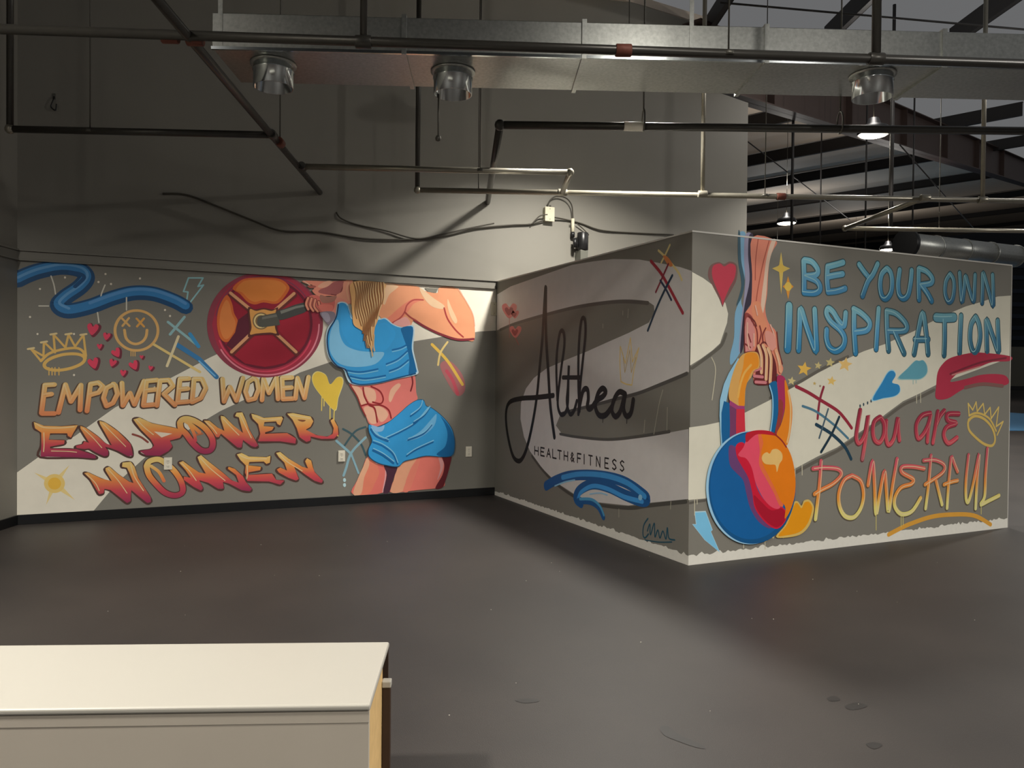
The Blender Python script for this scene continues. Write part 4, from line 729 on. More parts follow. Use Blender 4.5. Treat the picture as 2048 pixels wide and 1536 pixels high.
('brush',7,(25,24,23),43,[2032,1138,2058,1403,2052,1602,1996,1783,1926,1790,1904,1665,1958,1452,2014,1211,2021,1080,1959,1001,1870,1025,1824,1117,1819,1333,1812,1470,1827,1263,1843,1121,1783,1015,1708,1047,1654,1141]),
('line',8,(25,24,23),42,[1927,1356,1585,1359]),
('brush',9,(25,24,23),41,[1606,1051,1630,1335,1628,1657,1587,1879,1524,1880,1512,1744,1552,1518,1593,1290,1624,1023]),
('brush',10,(25,24,23),53,[1615,1060,1546,1232,1466,1252,1447,1171,1463,1094,1402,1084,1301,1159,1201,1197,1153,1241,1211,1266,1285,1216,1325,1109,1264,1033,1157,1038,1055,1112]),
('brush',11,(25,24,23),50,[850,1228,941,1243,1017,1181,1054,1086,998,1034,922,1084,857,1220,877,1111,831,1047,766,1075,732,1183]),
('brush',12,(25,24,23),9,[1198,1027,1197,971]),
('brush',13,(25,24,23),8,[824,1043,823,986])]),
  ('painted_lettering', 'row of small black capitals under the script name', None, [
('line',5,(34,32,31),16,[2511,645,2510,565]),
('line',5,(34,32,31),16,[2430,644,2428,565]),
('line',5,(34,32,31),16,[2511,605,2429,604]),
('line',5,(34,32,31),16,[2297,646,2375,647,2374,567,2295,567]),
('line',5,(34,32,31),16,[2375,607,2311,607]),
('line',5,(34,32,31),16,[2240,568,2203,649,2163,568]),
('line',5,(34,32,31),16,[2225,597,2179,596]),
('line',5,(34,32,31),16,[2120,651,2118,570,2044,570]),
('line',5,(34,32,31),15,[2015,653,1942,652]),
('line',5,(34,32,31),15,[1978,653,1977,571]),
('line',5,(34,32,31),15,[1888,655,1886,573]),
('line',5,(34,32,31),15,[1817,654,1816,573]),
('line',5,(34,32,31),15,[1887,614,1817,613]),
('line',5,(34,32,31),15,[1695,574,1750,632,1734,657,1713,640,1756,599,1735,574,1699,607]),
('line',5,(34,32,31),15,[1568,659,1634,659,1632,576]),
('line',5,(34,32,31),15,[1633,618,1580,617]),
('line',5,(34,32,31),15,[1512,660,1510,577]),
('line',5,(34,32,31),14,[1431,663,1368,662]),
('line',5,(34,32,31),14,[1400,662,1398,578]),
('line',5,(34,32,31),14,[1297,580,1299,665,1236,579,1238,664]),
('line',5,(34,32,31),14,[1099,667,1157,667,1156,581,1097,581]),
('line',5,(34,32,31),14,[1157,624,1110,624]),
('line',5,(34,32,31),14,[979,658,1008,669,1036,650,1018,630,993,621,978,601,1006,583,1034,593]),
('line',5,(34,32,31),13,[861,660,888,671,915,652,898,632,873,623,859,603,886,584,914,595])]),
  ('painted_heart', None, None, [
('blob',3,(225,128,129),0,[3163,2118,3078,2152,2978,2125,2999,2065,3160,1994,3330,2088,3356,2154,3251,2166]),
('blob',4,(165,64,67),0,[3175,2095,3128,2114,3072,2099,3084,2066,3174,2026,3267,2078,3281,2114,3224,2121]),
('brush',4,(192,99,100),11,[3160,2005,3155,1785])]),
  ('painted_heart', None, None, [
('blob',3,(225,128,129),0,[3019,2050,2975,2069,2922,2055,2934,2023,3018,1985,3105,2034,3118,2068,3065,2075]),
('blob',4,(165,64,67),0,[3031,2036,3007,2046,2978,2039,2984,2021,3031,2000,3079,2027,3086,2046,3056,2050])]),
  ('painted_heart', None, None, [
('blob',3,(225,128,129),0,[3002,1871,2937,1900,2859,1881,2875,1833,3000,1774,3131,1845,3151,1895,3071,1907]),
('blob',4,(165,64,67),0,[3015,1852,2978,1868,2935,1857,2944,1831,3013,1798,3085,1837,3096,1865,3052,1871]),
('brush',4,(192,99,100),11,[3000,1774,2911,1696])]),
  ('painted_cross_marks', 'gold, red and navy crossing strokes at the top', None, [
('brush',5,(234,214,150),19,[412,2352,334,2299,245,2230,158,2153,115,2092]),
('brush',6,(234,216,153),19,[266,2373,315,2315,372,2254]),
('blob',7,(234,145,86),0,[353,2302,290,2285,226,2217,276,2215]),
('brush',8,(170,50,64),27,[510,2283,383,2179,285,2072,184,1950,98,1847]),
('brush',9,(144,48,64),19,[282,2231,356,2137,439,2033]),
('brush',10,(39,64,83),23,[231,2138,323,2038,423,1912,540,1739]),
('brush',11,(45,59,86),19,[382,2117,310,2044,239,1955])]),
  ('painted_crown', 'thin gold crown outline above the script name', None, [
('brush',5,(234,206,136),13,[920,1335,938,1490,935,1619]),
('line',6,(234,206,136),12,[933,1624,855,1481,785,1689,752,1492,662,1604,729,1427,756,1304]),
('brush',7,(234,206,136),12,[920,1331,844,1311,756,1304]),
('line',8,(205,177,118),8,[886,1531,861,1406,791,1591,765,1406,703,1528])]),
  ('painted_ribbon', 'looping blue brush ribbon', None, [
('brush',5,(29,93,156),96,[2254,274,2036,362,1733,443,1278,499,865,501,568,432,533,397,623,379,840,392,1104,422,1362,413,1582,329,1654,245,1561,213]),
('brush',6,(65,156,226),48,[1916,402,1585,475,1155,515,805,496,554,422]),
('brush',7,(68,159,232),39,[588,377,840,375,1104,405,1353,397,1554,315,1616,241]),
('brush',8,(31,93,154),58,[1607,224,1402,251,1256,225,1172,152]),
('brush',9,(85,163,208),27,[1580,247,1368,274,1231,238,1164,171]),
('brush',10,(147,204,234),14,[2066,300,1866,365,1676,409]),
('brush',11,(161,205,234),13,[1403,318,1234,352,1111,352]),
('blob',12,(150,202,234),0,[589,409,596,391,616,381,636,385,644,400,637,419,617,429,597,424])]),
  ('painted_signature', 'small dark teal scrawled signature at the foot', None, [
('brush',4,(34,83,102),13,[510,254,564,193,576,119,548,93,501,133]),
('brush',5,(34,83,102),12,[515,155,482,216,474,131,423,234,414,127,376,189,349,132,311,193,272,139,255,230,235,154,161,154]),
('brush',6,(34,83,102),9,[547,77,361,98,197,132])]),
  ('paint_spatter', 'pale paint drips', None, [
('brush',5,(178,174,156),8,[215,434,220,377]),
('brush',5,(178,174,156),8,[928,261,927,194]),
('brush',5,(178,174,156),8,[333,1273,382,1156,443,927]),
('brush',5,(178,174,156),8,[273,1141,276,970]),
('brush',5,(178,174,156),8,[820,1929,826,1859]),
('brush',5,(178,174,156),9,[1214,1827,1214,1792]),
('brush',5,(178,174,156),8,[901,1918,901,1885]),
('brush',5,(178,174,156),8,[567,1029,578,929])]),
 ]),
 ('mural of a hand gripping a colourful kettlebell with blue and red lettering', 'C', [
  ('painted_swoosh', 'broad off-white swooshes', None, [
('fill',1,(228,224,208),0,[2,2138,101,2101,189,2055,260,1992,313,1924,338,1849,329,1780,288,1682,266,1627,197,1574,88,1508,-6,1459]),
('fill',2,(223,219,202),0,[-8,1008,132,1021,275,1043,508,1108,738,1196,925,1273,1085,1340,1253,1416,1421,1482,1581,1538,1760,1600,2007,1665,2358,1785,2545,1861,2816,1958,3021,2025,3232,2075,3463,2136,3654,2155,3652,1577,2648,1324,2427,1246,2236,1185,2032,1081,1962,1042,1646,896,1473,815,1261,750,998,654,571,539,145,481,-7,479]),
('brush',1,(95,91,83),26,[12,1441,88,1486,197,1554,280,1615,321,1698]),
('brush',1,(100,95,87),29,[999,622,1262,718,1474,787,1646,867,1962,1013,2237,1153,2428,1211,2624,1280]),
('brush',1,(100,95,87),24,[758,1219,924,1288,1084,1355,1253,1432,1421,1498,1581,1553]),
('brush',1,(93,89,83),18,[9,456,77,463,145,466])]),
  ('painted_heart', 'faded red heart at the top corner', None, [
('blob',3,(126,87,85),0,[164,2193,237,2227,294,2216,350,2239,417,2213,414,2112,368,2028,299,1927,285,1897,251,1958,185,2054,147,2118]),
('blob',4,(197,60,81),0,[192,2194,256,2217,294,2198,350,2224,403,2205,395,2122,348,2045,303,1957,285,1912,265,1966,212,2056,183,2128])]),
  ('painted_arm', 'bare forearm and fist reaching down', None, [
('blob',4,(128,177,210),0,[432,2454,499,2452,488,2260,491,2109,460,1957,485,1865,494,1658,457,1563,372,1468,362,1542,397,1674,404,1861,469,1995,481,2109,430,2293]),
('blob',5,(60,93,109),0,[422,2457,442,2455,455,2257,491,2109,469,1988,413,1910,454,2032,457,2107,426,2255]),
('blob',6,(157,154,182),0,[490,2447,563,2446,552,2226,545,2037,509,1915,491,1808,489,1658,447,1563,454,1732,484,1959,496,2110,483,2259]),
('blob',7,(54,47,67),0,[529,2447,573,2439,567,2190,566,1963,524,1896,496,1809,490,1620,457,1559,468,1732,494,1921,539,2112,521,2300]),
('blob',8,(232,141,116),0,[558,2436,796,2429,767,2356,738,2296,721,2177,713,2016,696,1900,732,1795,809,1728,827,1594,864,1494,886,1444,856,1393,815,1408,786,1350,731,1327,612,1326,586,1379,595,1440,639,1460,633,1536,603,1566,500,1560,496,1820,505,1869,552,1924,561,2000,563,2155]),
('blob',9,(234,202,180),0,[751,2427,791,2427,743,2304,716,2169,704,2008,681,1884,652,1815,655,1967,677,2121,703,2294]),
('brush',10,(184,93,74),10,[726,2425,669,2250,623,2060,606,1957]),
('brush',11,(176,85,70),8,[617,2428,595,2267,593,2116]),
('blob',12,(234,150,114),0,[576,1944,640,1951,666,1884,718,1779,699,1709,639,1757,588,1812,563,1879]),
('blob',13,(155,68,65),0,[500,1861,563,1841,589,1774,550,1750,497,1763]),
('blob',14,(221,144,140),0,[506,1809,554,1811,595,1729,587,1622,554,1569,500,1567]),
('brush',15,(133,49,48),12,[559,1811,614,1737,621,1623,602,1573]),
('brush',16,(133,49,48),12,[643,1769,659,1708,631,1623]),
('brush',17,(133,49,48),12,[703,1755,674,1701,680,1632]),
('brush',18,(133,49,48),12,[532,1704,557,1644]),
('brush',19,(133,49,48),12,[751,1588,788,1493,780,1358]),
('brush',20,(133,49,48),12,[504,1628,553,1603]),
('brush',21,(116,43,43),10,[495,1854,492,1733,500,1567]),
('brush',22,(116,43,43),10,[500,1564,602,1570,638,1532,639,1460]),
('brush',23,(116,43,43),10,[814,1728,837,1590,875,1482]),
('brush',24,(116,43,43),10,[534,1840,589,1805,609,1767]),
('brush',25,(116,43,43),10,[651,1624,685,1648,741,1618]),
('brush',26,(234,183,164),13,[521,1787,523,1659,543,1591]),
('brush',27,(234,183,164),13,[585,1706,587,1615]),
('brush',28,(234,183,164),13,[596,1919,617,1851]),
('brush',29,(234,183,164),13,[748,1780,789,1697,801,1612]),
('blob',30,(230,158,144),0,[699,1732,779,1712,806,1628,771,1581,731,1611,700,1663]),
('blob',31,(108,36,39),0,[612,1608,666,1624,761,1573,814,1454,791,1335,597,1326,615,1433]),
('brush',32,(234,178,135),29,[631,1616,662,1533,664,1414]),
('brush',33,(234,204,170),8,[624,1616,655,1533,657,1414]),
('brush',34,(234,178,135),29,[676,1621,712,1541,710,1365]),
('brush',35,(234,204,170),8,[668,1621,704,1541,703,1365]),
('brush',36,(234,178,135),29,[726,1599,757,1519,751,1342]),
('brush',37,(234,204,170),8,[718,1599,750,1519,743,1342]),
('brush',38,(234,169,133),35,[807,1582,839,1505,855,1428]),
('brush',39,(234,200,169),10,[812,1566,844,1474]),
('brush',40,(213,129,136),23,[595,1429,654,1445]),
('brush',41,(213,129,136),23,[591,1387,675,1380]),
('brush',42,(213,129,136),23,[606,1342,706,1338])]),
  ('painted_kettlebell', 'kettlebell in flat patches of blue, crimson, pink and orange', None, [
('fill',61,(151,200,228),0,[429,1521,458,1499,383,1393,347,1296,316,1161,312,833,284,834,261,1088,263,1206,299,1325,345,1408]),
('blob',62,(221,169,94),0,[438,1514,500,1560,602,1570,638,1528,639,1452,590,1429,557,1375,509,1311,497,1160,464,1149,416,1161,353,1206,347,1288,383,1408]),
('blob',63,(234,146,35),0,[500,1552,593,1562,628,1524,624,1456,571,1429,528,1356,500,1262,497,1160,444,1160,442,1318,478,1450]),
('brush',64,(234,179,89),19,[555,1470,493,1409,456,1326,434,1228]),
('fill',65,(13,97,155),0,[301,1199,353,1184,366,1019,364,813,298,815,281,972,279,1113]),
('fill',66,(122,60,103),0,[353,1195,425,1160,423,1018,431,810,359,813,361,1019]),
('fill',67,(211,47,67),0,[420,1160,498,1145,505,1016,511,933,498,827,426,811,418,1018]),
('fill',68,(166,64,122),0,[353,1206,435,1164,497,1160,498,1137,416,1138,354,1169]),
('blob',69,(13,102,158),0,[736,1323,816,1342,834,1203,826,1068,793,949,753,950,775,1111,768,1231]),
('brush',70,(144,200,234),12,[741,1315,773,1223,775,1088,757,965]),
('blob',71,(174,45,94),0,[815,1385,892,1378,914,1281,901,1156,863,1028,823,948,803,956,831,1087,828,1242]),
('blob',72,(155,60,54),0,[834,1203,880,1180,867,1048,828,956,803,964,831,1087]),
('blob',73,(234,134,26),0,[892,1358,935,1281,974,1140,966,988,927,852,865,900,818,940,868,1028,901,1156]),
('brush',74,(234,191,130),16,[930,1273,958,1140,951,976,927,875]),
('blob',75,(157,203,234),0,[1006,516,996,418,964,326,912,246,842,181,758,136,666,111,569,109,473,127,384,166,304,223,237,295,187,378,156,469,144,562,153,655,181,742,229,819,293,884,371,932,459,961,554,970,651,956,744,922,829,868,902,796,957,710,993,615]),
('blob',76,(13,85,140),0,[1022,515,1012,418,980,327,928,247,859,183,776,138,684,113,589,111,494,129,405,168,325,225,259,296,210,378,178,468,167,561,176,653,204,739,251,816,315,880,392,928,480,957,574,965,669,952,762,918,846,864,918,793,973,708,1008,614]),
('blob',77,(13,97,164),0,[985,529,976,437,946,351,897,276,832,215,754,172,668,149,578,146,489,163,405,200,330,253,268,320,221,398,192,483,181,571,189,658,216,740,260,813,320,874,393,919,476,946,564,954,654,942,741,909,820,858,888,791,940,711,973,622]),
('blob',78,(110,66,120),0,[354,862,426,845,441,772,506,675,576,558,598,442,634,356,725,273,811,236,751,217,645,279,564,387,523,504,492,600,424,660,361,727]),
('blob',79,(211,22,56),0,[420,867,497,880,573,748,605,595,651,497,727,415,803,368,875,375,921,337,923,266,837,206,725,257,613,376,582,500,541,617,471,715,427,784]),
('blob',80,(176,13,45),0,[597,481,672,426,773,354,875,363,917,321,907,260,826,219,714,281,623,383]),
('blob',81,(234,80,106),0,[441,799,488,846,516,902,550,943,628,956,674,898,655,822,652,707,734,588,811,488,869,406,849,361,773,381,691,452,615,571,574,688,519,762,460,779]),
('blob',82,(234,112,66),0,[633,952,682,959,704,859,687,725,769,606,852,485,895,385,854,388,796,488,719,597,647,707,650,822]),
('blob',83,(234,127,13),0,[668,952,793,941,896,872,976,753,1015,594,1012,457,968,342,912,279,916,368,863,426,816,507,743,619,682,714,665,802,684,878]),
('blob',84,(193,24,45),0,[511,948,564,969,662,975,762,961,829,925,763,934,628,945,565,916,517,887]),
('brush',85,(155,43,34),12,[783,949,865,893,917,837]),
('blob',86,(234,193,119),0,[671,752,681,787,720,804,750,792,775,822,826,824,872,791,878,744,848,707,824,646,808,701,757,707,702,717])]),
  ('painted_heart', 'orange heart behind the kettlebell', None, [
('blob',57,(221,188,103),0,[1087,369,1113,407,1166,412,1209,373,1221,321,1175,208,1076,141,915,130,828,149,928,239,993,387,1045,407]),
('blob',58,(234,154,15),0,[1088,349,1119,391,1161,396,1194,366,1200,322,1154,222,1065,161,915,146,853,155,944,237,1009,374,1045,392])]),
  ('painted_lightning_bolt', 'pale blue lightning bolt by the corner', None, [
('fill',4,(182,215,232),0,[48,392,152,389,219,243,204,232,292,67,145,174,30,300,64,298]),
('fill',5,(125,196,234),0,[55,383,151,381,214,243,200,233,282,77,145,178,38,297,70,294])]),
  ('painted_sparkle', None, None, [
('fill',4,(230,200,103),0,[848,2347,871,2244,943,2226,872,2194,855,2019,831,2191,760,2214,830,2241]),
('blob',5,(234,198,88),0,[886,2222,880,2201,862,2187,840,2186,822,2197,815,2217,822,2238,839,2252,861,2253,879,2242])]),
  ('painted_sparkle', None, None, [
('fill',4,(230,156,56),0,[923,2166,945,2109,982,2088,946,2059,927,1984,905,2057,869,2082,904,2107]),
('blob',5,(234,198,88),0,[961,2087,954,2066,937,2052,914,2051,896,2063,889,2083,896,2104,913,2117,935,2119,954,2107])]),
  ('painted_lettering', 'sky blue bubble word BE', None, [
('brush',3,(46,83,94),63,[1082,2294,1089,2184,1092,2051]),
('brush',3,(46,83,94),63,[1092,2302,1172,2292,1232,2237,1217,2196,1111,2178]),
('brush',3,(46,83,94),63,[1111,2174,1228,2142,1262,2084,1209,2050,1092,2047]),
('brush',3,(46,83,94),64,[1339,2268,1336,2160,1349,2069]),
('brush',3,(46,83,94),64,[1345,2268,1432,2290,1509,2312]),
('brush',3,(46,83,94),64,[1352,2189,1434,2206,1506,2219]),
('brush',3,(46,83,94),64,[1349,2065,1448,2078,1536,2103]),
('fade',5,[(2299,126,192,210),(2143,91,160,202),(2018,46,131,182)],47,[1082,2294,1089,2184,1092,2051]),
('fade',5,[(2299,126,192,210),(2143,91,160,202),(2018,46,131,182)],47,[1092,2302,1172,2292,1232,2237,1217,2196,1111,2178]),
('fade',5,[(2299,126,192,210),(2143,91,160,202),(2018,46,131,182)],47,[1111,2174,1228,2142,1262,2084,1209,2050,1092,2047]),
('fade',5,[(2299,126,192,210),(2143,91,160,202),(2018,46,131,182)],48,[1339,2268,1336,2160,1349,2069]),
('fade',5,[(2299,126,192,210),(2143,91,160,202),(2018,46,131,182)],48,[1345,2268,1432,2290,1509,2312]),
('fade',5,[(2299,126,192,210),(2143,91,160,202),(2018,46,131,182)],48,[1352,2189,1434,2206,1506,2219]),
('fade',5,[(2299,126,192,210),(2143,91,160,202),(2018,46,131,182)],48,[1349,2065,1448,2078,1536,2103]),
('brush',7,(155,202,210),7,[1064,2300,1072,2190,1074,2057]),
('brush',7,(155,202,210),7,[1075,2308,1154,2298,1214,2243,1199,2202,1093,2184]),
('brush',7,(155,202,210),7,[1093,2180,1210,2148,1244,2090,1191,2056,1074,2053]),
('brush',7,(155,202,210),7,[1321,2274,1318,2166,1330,2075]),
('brush',7,(155,202,210),7,[1326,2274,1414,2296,1490,2318]),
('brush',7,(155,202,210),7,[1333,2195,1415,2212,1487,2225]),
('brush',7,(155,202,210),7,[1331,2071,1429,2084,1517,2109])]),
  ('painted_lettering', 'sky blue bubble word YOUR', None, [
('brush',3,(46,83,94),62,[1690,2308,1743,2258,1795,2216]),
('brush',3,(46,83,94),62,[1904,2327,1853,2241,1796,2179,1757,2103,1735,2053]),
('brush',3,(46,83,94),63,[2011,2296,1953,2243,1937,2146,1963,2060,2017,2046,2069,2103,2079,2196,2059,2266,2017,2297]),
('brush',3,(46,83,94),64,[2168,2294,2152,2184,2166,2092,2216,2056,2276,2089,2305,2197,2315,2299]),
('brush',3,(46,83,94),64,[2402,2318,2405,2181,2414,2057]),
('brush',3,(46,83,94),65,[2408,2323,2503,2303,2574,2251,2562,2207,2436,2183]),
('brush',3,(46,83,94),65,[2449,2175,2520,2114,2573,2052]),
('fade',5,[(2333,122,186,202),(2179,89,154,191),(2033,46,118,162)],45,[1690,2308,1743,2258,1795,2216]),
('fade',5,[(2333,122,186,202),(2179,89,154,191),(2033,46,118,162)],45,[1904,2327,1853,2241,1796,2179,1757,2103,1735,2053]),
('fade',5,[(2333,122,186,202),(2179,89,154,191),(2033,46,118,162)],46,[2011,2296,1953,2243,1937,2146,1963,2060,2017,2046,2069,2103,2079,2196,2059,2266,2017,2297]),
('fade',5,[(2333,122,186,202),(2179,89,154,191),(2033,46,118,162)],47,[2168,2294,2152,2184,2166,2092,2216,2056,2276,2089,2305,2197,2315,2299]),
('fade',5,[(2333,122,186,202),(2179,89,154,191),(2033,46,118,162)],47,[2402,2318,2405,2181,2414,2057]),
('fade',5,[(2333,122,186,202),(2179,89,154,191),(2033,46,118,162)],47,[2408,2323,2503,2303,2574,2251,2562,2207,2436,2183]),
('fade',5,[(2333,122,186,202),(2179,89,154,191),(2033,46,118,162)],48,[2449,2175,2520,2114,2573,2052]),
('brush',7,(155,202,210),7,[1672,2313,1725,2264,1777,2222]),
('brush',7,(155,202,210),7,[1886,2332,1835,2246,1778,2185,1740,2109,1718,2059]),
('brush',7,(155,202,210),8,[1993,2302,1934,2248,1919,2152,1944,2066,1998,2052,2051,2109,2060,2202,2041,2272,1998,2302]),
('brush',7,(155,202,210),8,[2149,2300,2133,2189,2147,2098,2197,2062,2257,2095,2286,2203,2296,2305]),
('brush',7,(155,202,210),8,[2382,2324,2385,2187,2395,2063]),
('brush',7,(155,202,210),8,[2388,2328,2483,2309,2554,2257,2543,2213,2417,2189]),
('brush',7,(155,202,210),8,[2429,2181,2500,2120,2553,2058])]),
  ('painted_lettering', 'sky blue bubble word OWN', None, [
('brush',3,(46,83,94),57,[2807,2301,2756,2236,2745,2135,2787,2058,2839,2074,2863,2163,2854,2251,2814,2297]),
('brush',3,(46,83,94),58,[2933,2318,2949,2190,2973,2063,2997,2171,3014,2296,3065,2183,3129,2075,3139,2201,3143,2313]),
('brush',3,(46,83,94),59,[3247,2067,3250,2207,3253,2338,3327,2198,3402,2047,3398,2192,3387,2328]),
('fade',5,[(2331,110,165,180),(2175,79,135,166),(2041,46,102,142)],40,[2807,2301,2756,2236,2745,2135,2787,2058,2839,2074,2863,2163,2854,2251,2814,2297]),
('fade',5,[(2331,110,165,180),(2175,79,135,166),(2041,46,102,142)],40,[2933,2318,2949,2190,2973,2063,2997,2171,3014,2296,3065,2183,3129,2075,3139,2201,3143,2313]),
('fade',5,[(2331,110,165,180),(2175,79,135,166),(2041,46,102,142)],41,[3247,2067,3250,2207,3253,2338,3327,2198,3402,2047,3398,2192,3387,2328]),
('brush',7,(155,202,210),8,[2790,2306,2739,2241,2729,2140,2770,2063,2822,2079,2846,2168,2838,2256,2797,2302]),
('brush',7,(155,202,210),8,[2916,2322,2932,2195,2956,2068,2980,2176,2997,2301,3047,2188,3112,2080,3122,2206,3126,2318]),
('brush',7,(155,202,210),8,[3229,2072,3232,2212,3236,2343,3309,2203,3384,2052,3380,2198,3369,2333])]),
  ('painted_lettering', 'blue bubble word INSPIRATION', None, [
('brush',3,(46,83,94),82,[938,1934,936,1786,929,1600]),
('fade',5,[(1937,128,188,202),(1778,87,158,202),(1599,46,129,177)],66,[938,1934,936,1786,929,1600]),
('brush',7,(155,202,210),7,[913,1943,911,1795,904,1609]),
('brush',3,(46,83,94),63,[1043,1594,1050,1771,1058,1920,1135,1754,1229,1586,1220,1757,1206,1919]),
('brush',3,(46,83,94),64,[1546,1905,1541,1848,1526,1799,1463,1845,1407,1907,1352,1933,1336,1889,1387,1826,1487,1766,1539,1702,1523,1633,1446,1595,1374,1622,1340,1689,1339,1761]),
('brush',3,(46,83,94),65,[1641,1934,1644,1771,1665,1583]),
('brush',3,(46,83,94),66,[1635,1942,1733,1905,1821,1838,1793,1776,1667,1755]),
('fade',5,[(1937,128,188,202),(1778,87,158,202),(1599,46,129,177)],47,[1043,1594,1050,1771,1058,1920,1135,1754,1229,1586,1220,1757,1206,1919]),
('fade',5,[(1937,128,188,202),(1778,87,158,202),(1599,46,129,177)],48,[1546,1905,1541,1848,1526,1799,1463,1845,1407,1907,1352,1933,1336,1889,1387,1826,1487,1766,1539,1702,1523,1633,1446,1595,1374,1622,1340,1689,1339,1761]),
('fade',5,[(1937,128,188,202),(1778,87,158,202),(1599,46,129,177)],49,[1641,1934,1644,1771,1665,1583]),
('fade',5,[(1937,128,188,202),(1778,87,158,202),(1599,46,129,177)],49,[1635,1942,1733,1905,1821,1838,1793,1776,1667,1755]),
('brush',7,(155,202,210),7,[1025,1601,1032,1777,1040,1926,1117,1761,1210,1593,1202,1763,1188,1925]),
('brush',7,(155,202,210),7,[1527,1912,1522,1855,1507,1806,1445,1852,1388,1914,1333,1940,1318,1895,1368,1833,1468,1772,1520,1709,1504,1640,1428,1602,1356,1628,1322,1695,1320,1767]),
('brush',7,(155,202,210),7,[1622,1940,1625,1777,1646,1590]),
('brush',7,(155,202,210),7,[1616,1948,1713,1911,1801,1845,1774,1782,1648,1762]),
('brush',3,(46,83,94),62,[1924,1958,1910,1779,1902,1621]),
('fade',5,[(1937,128,188,202),(1778,87,158,202),(1599,46,129,177)],46,[1924,1958,1910,1779,1902,1621]),
('brush',7,(155,202,210),7,[1905,1965,1892,1786,1883,1628]),
('brush',3,(46,83,94),63,[2019,1938,2028,1783,2050,1612]),
('brush',3,(46,83,94),63,[2019,1942,2140,1922,2257,1842,2246,1786,2053,1776]),
('brush',3,(46,83,94),63,[2125,1765,2175,1686,2239,1590]),
('brush',3,(46,83,94),65,[2363,1589,2402,1752,2461,1944,2509,1777,2539,1592]),
('brush',3,(46,83,94),65,[2372,1713,2536,1718]),
('brush',3,(46,83,94),66,[2745,1894,2749,1719,2746,1587]),
('brush',3,(46,83,94),67,[2963,1938,2954,1769,2951,1609]),
('brush',3,(46,83,94),67,[3160,1937,3100,1863,3090,1728,3134,1626,3189,1636,3227,1754,3210,1867,3167,1933]),
('brush',3,(46,83,94),68,[3328,1630,3317,1780,3314,1916,3402,1773,3492,1629,3480,1785,3470,1913]),
('fade',5,[(1971,116,173,186),(1777,75,135,169),(1591,48,104,129)],46,[2019,1938,2028,1783,2050,1612]),
('fade',5,[(1971,116,173,186),(1777,75,135,169),(1591,48,104,129)],46,[2019,1942,2140,1922,2257,1842,2246,1786,2053,1776]),
('fade',5,[(1971,116,173,186),(1777,75,135,169),(1591,48,104,129)],47,[2125,1765,2175,1686,2239,1590]),
('fade',5,[(1971,116,173,186),(1777,75,135,169),(1591,48,104,129)],47,[2363,1589,2402,1752,2461,1944,2509,1777,2539,1592]),
('fade',5,[(1971,116,173,186),(1777,75,135,169),(1591,48,104,129)],47,[2372,1713,2536,1718]),
('fade',5,[(1971,116,173,186),(1777,75,135,169),(1591,48,104,129)],48,[2745,1894,2749,1719,2746,1587]),
('fade',5,[(1971,116,173,186),(1777,75,135,169),(1591,48,104,129)],49,[2963,1938,2954,1769,2951,1609]),
('fade',5,[(1971,116,173,186),(1777,75,135,169),(1591,48,104,129)],49,[3160,1937,3100,1863,3090,1728,3134,1626,3189,1636,3227,1754,3210,1867,3167,1933]),
('fade',5,[(1971,116,173,186),(1777,75,135,169),(1591,48,104,129)],50,[3328,1630,3317,1780,3314,1916,3402,1773,3492,1629,3480,1785,3470,1913]),
('brush',7,(155,202,210),8,[2001,1944,2010,1789,2032,1618]),
('brush',7,(155,202,210),8,[2000,1948,2121,1928,2238,1848,2227,1792,2034,1782]),
('brush',7,(155,202,210),8,[2106,1772,2156,1693,2220,1597]),
('brush',7,(155,202,210),8,[2343,1595,2383,1759,2441,1950,2489,1784,2519,1599]),
('brush',7,(155,202,210),8,[2353,1720,2516,1724]),
('brush',7,(155,202,210),8,[2725,1901,2729,1726,2726,1594]),
('brush',7,(155,202,210),8,[2942,1944,2933,1776,2930,1616]),
('brush',7,(155,202,210),8,[3139,1943,3079,1869,3069,1735,3113,1633,3167,1643,3206,1761,3189,1873,3146,1939]),
('brush',7,(155,202,210),8,[3306,1637,3295,1787,3292,1922,3380,1780,3469,1636,3458,1791,3447,1919]),
('brush',3,(46,83,94),92,[2634,1912,2744,1912,2870,1921]),
('fade',5,[(1971,116,173,186),(1777,75,135,169),(1591,48,104,129)],75,[2634,1912,2744,1912,2870,1921]),
('brush',7,(155,202,210),8,[2603,1922,2713,1922,2838,1931])]),
  ('painted_star', None, None, [
('fill',3,(232,186,85),0,[1116,1504,1129,1465,1182,1455,1135,1434,1139,1393,1098,1420,1048,1404,1069,1442,1034,1473,1088,1470])]),
  ('painted_star', None, None, [
('fill',3,(207,190,133),0,[1259,1507,1266,1486,1295,1481,1270,1469,1272,1447,1249,1461,1222,1453,1233,1473,1214,1490,1244,1488])]),
  ('painted_star', None, None, [
('fill',3,(203,188,129),0,[1391,1541,1400,1514,1437,1508,1404,1493,1407,1466,1378,1483,1343,1473,1358,1498,1334,1519,1371,1517])]),
  ('painted_star', None, None, [
('fill',3,(232,194,122),0,[1562,1548,1576,1507,1632,1497,1582,1475,1587,1433,1543,1460,1489,1445,1511,1483,1474,1515,1532,1512])]),
  ('painted_star', None, None, [
('fill',3,(212,195,139),0,[982,1386,990,1362,1021,1356,993,1343,996,1319,971,1335,942,1326,954,1349,933,1367,965,1365])]),
  ('painted_star', None, None, [
('fill',3,(230,194,111),0,[1410,1393,1419,1366,1456,1359,1424,1344,1427,1317,1398,1335,1363,1325,1377,1350,1353,1371,1390,1369])]),
  ('painted_star', None, None, [
('fill',3,(197,169,100),0,[1221,1348,1224,1337,1239,1334,1226,1329,1227,1318,1216,1325,1202,1321,1208,1331,1198,1340,1213,1339])]),
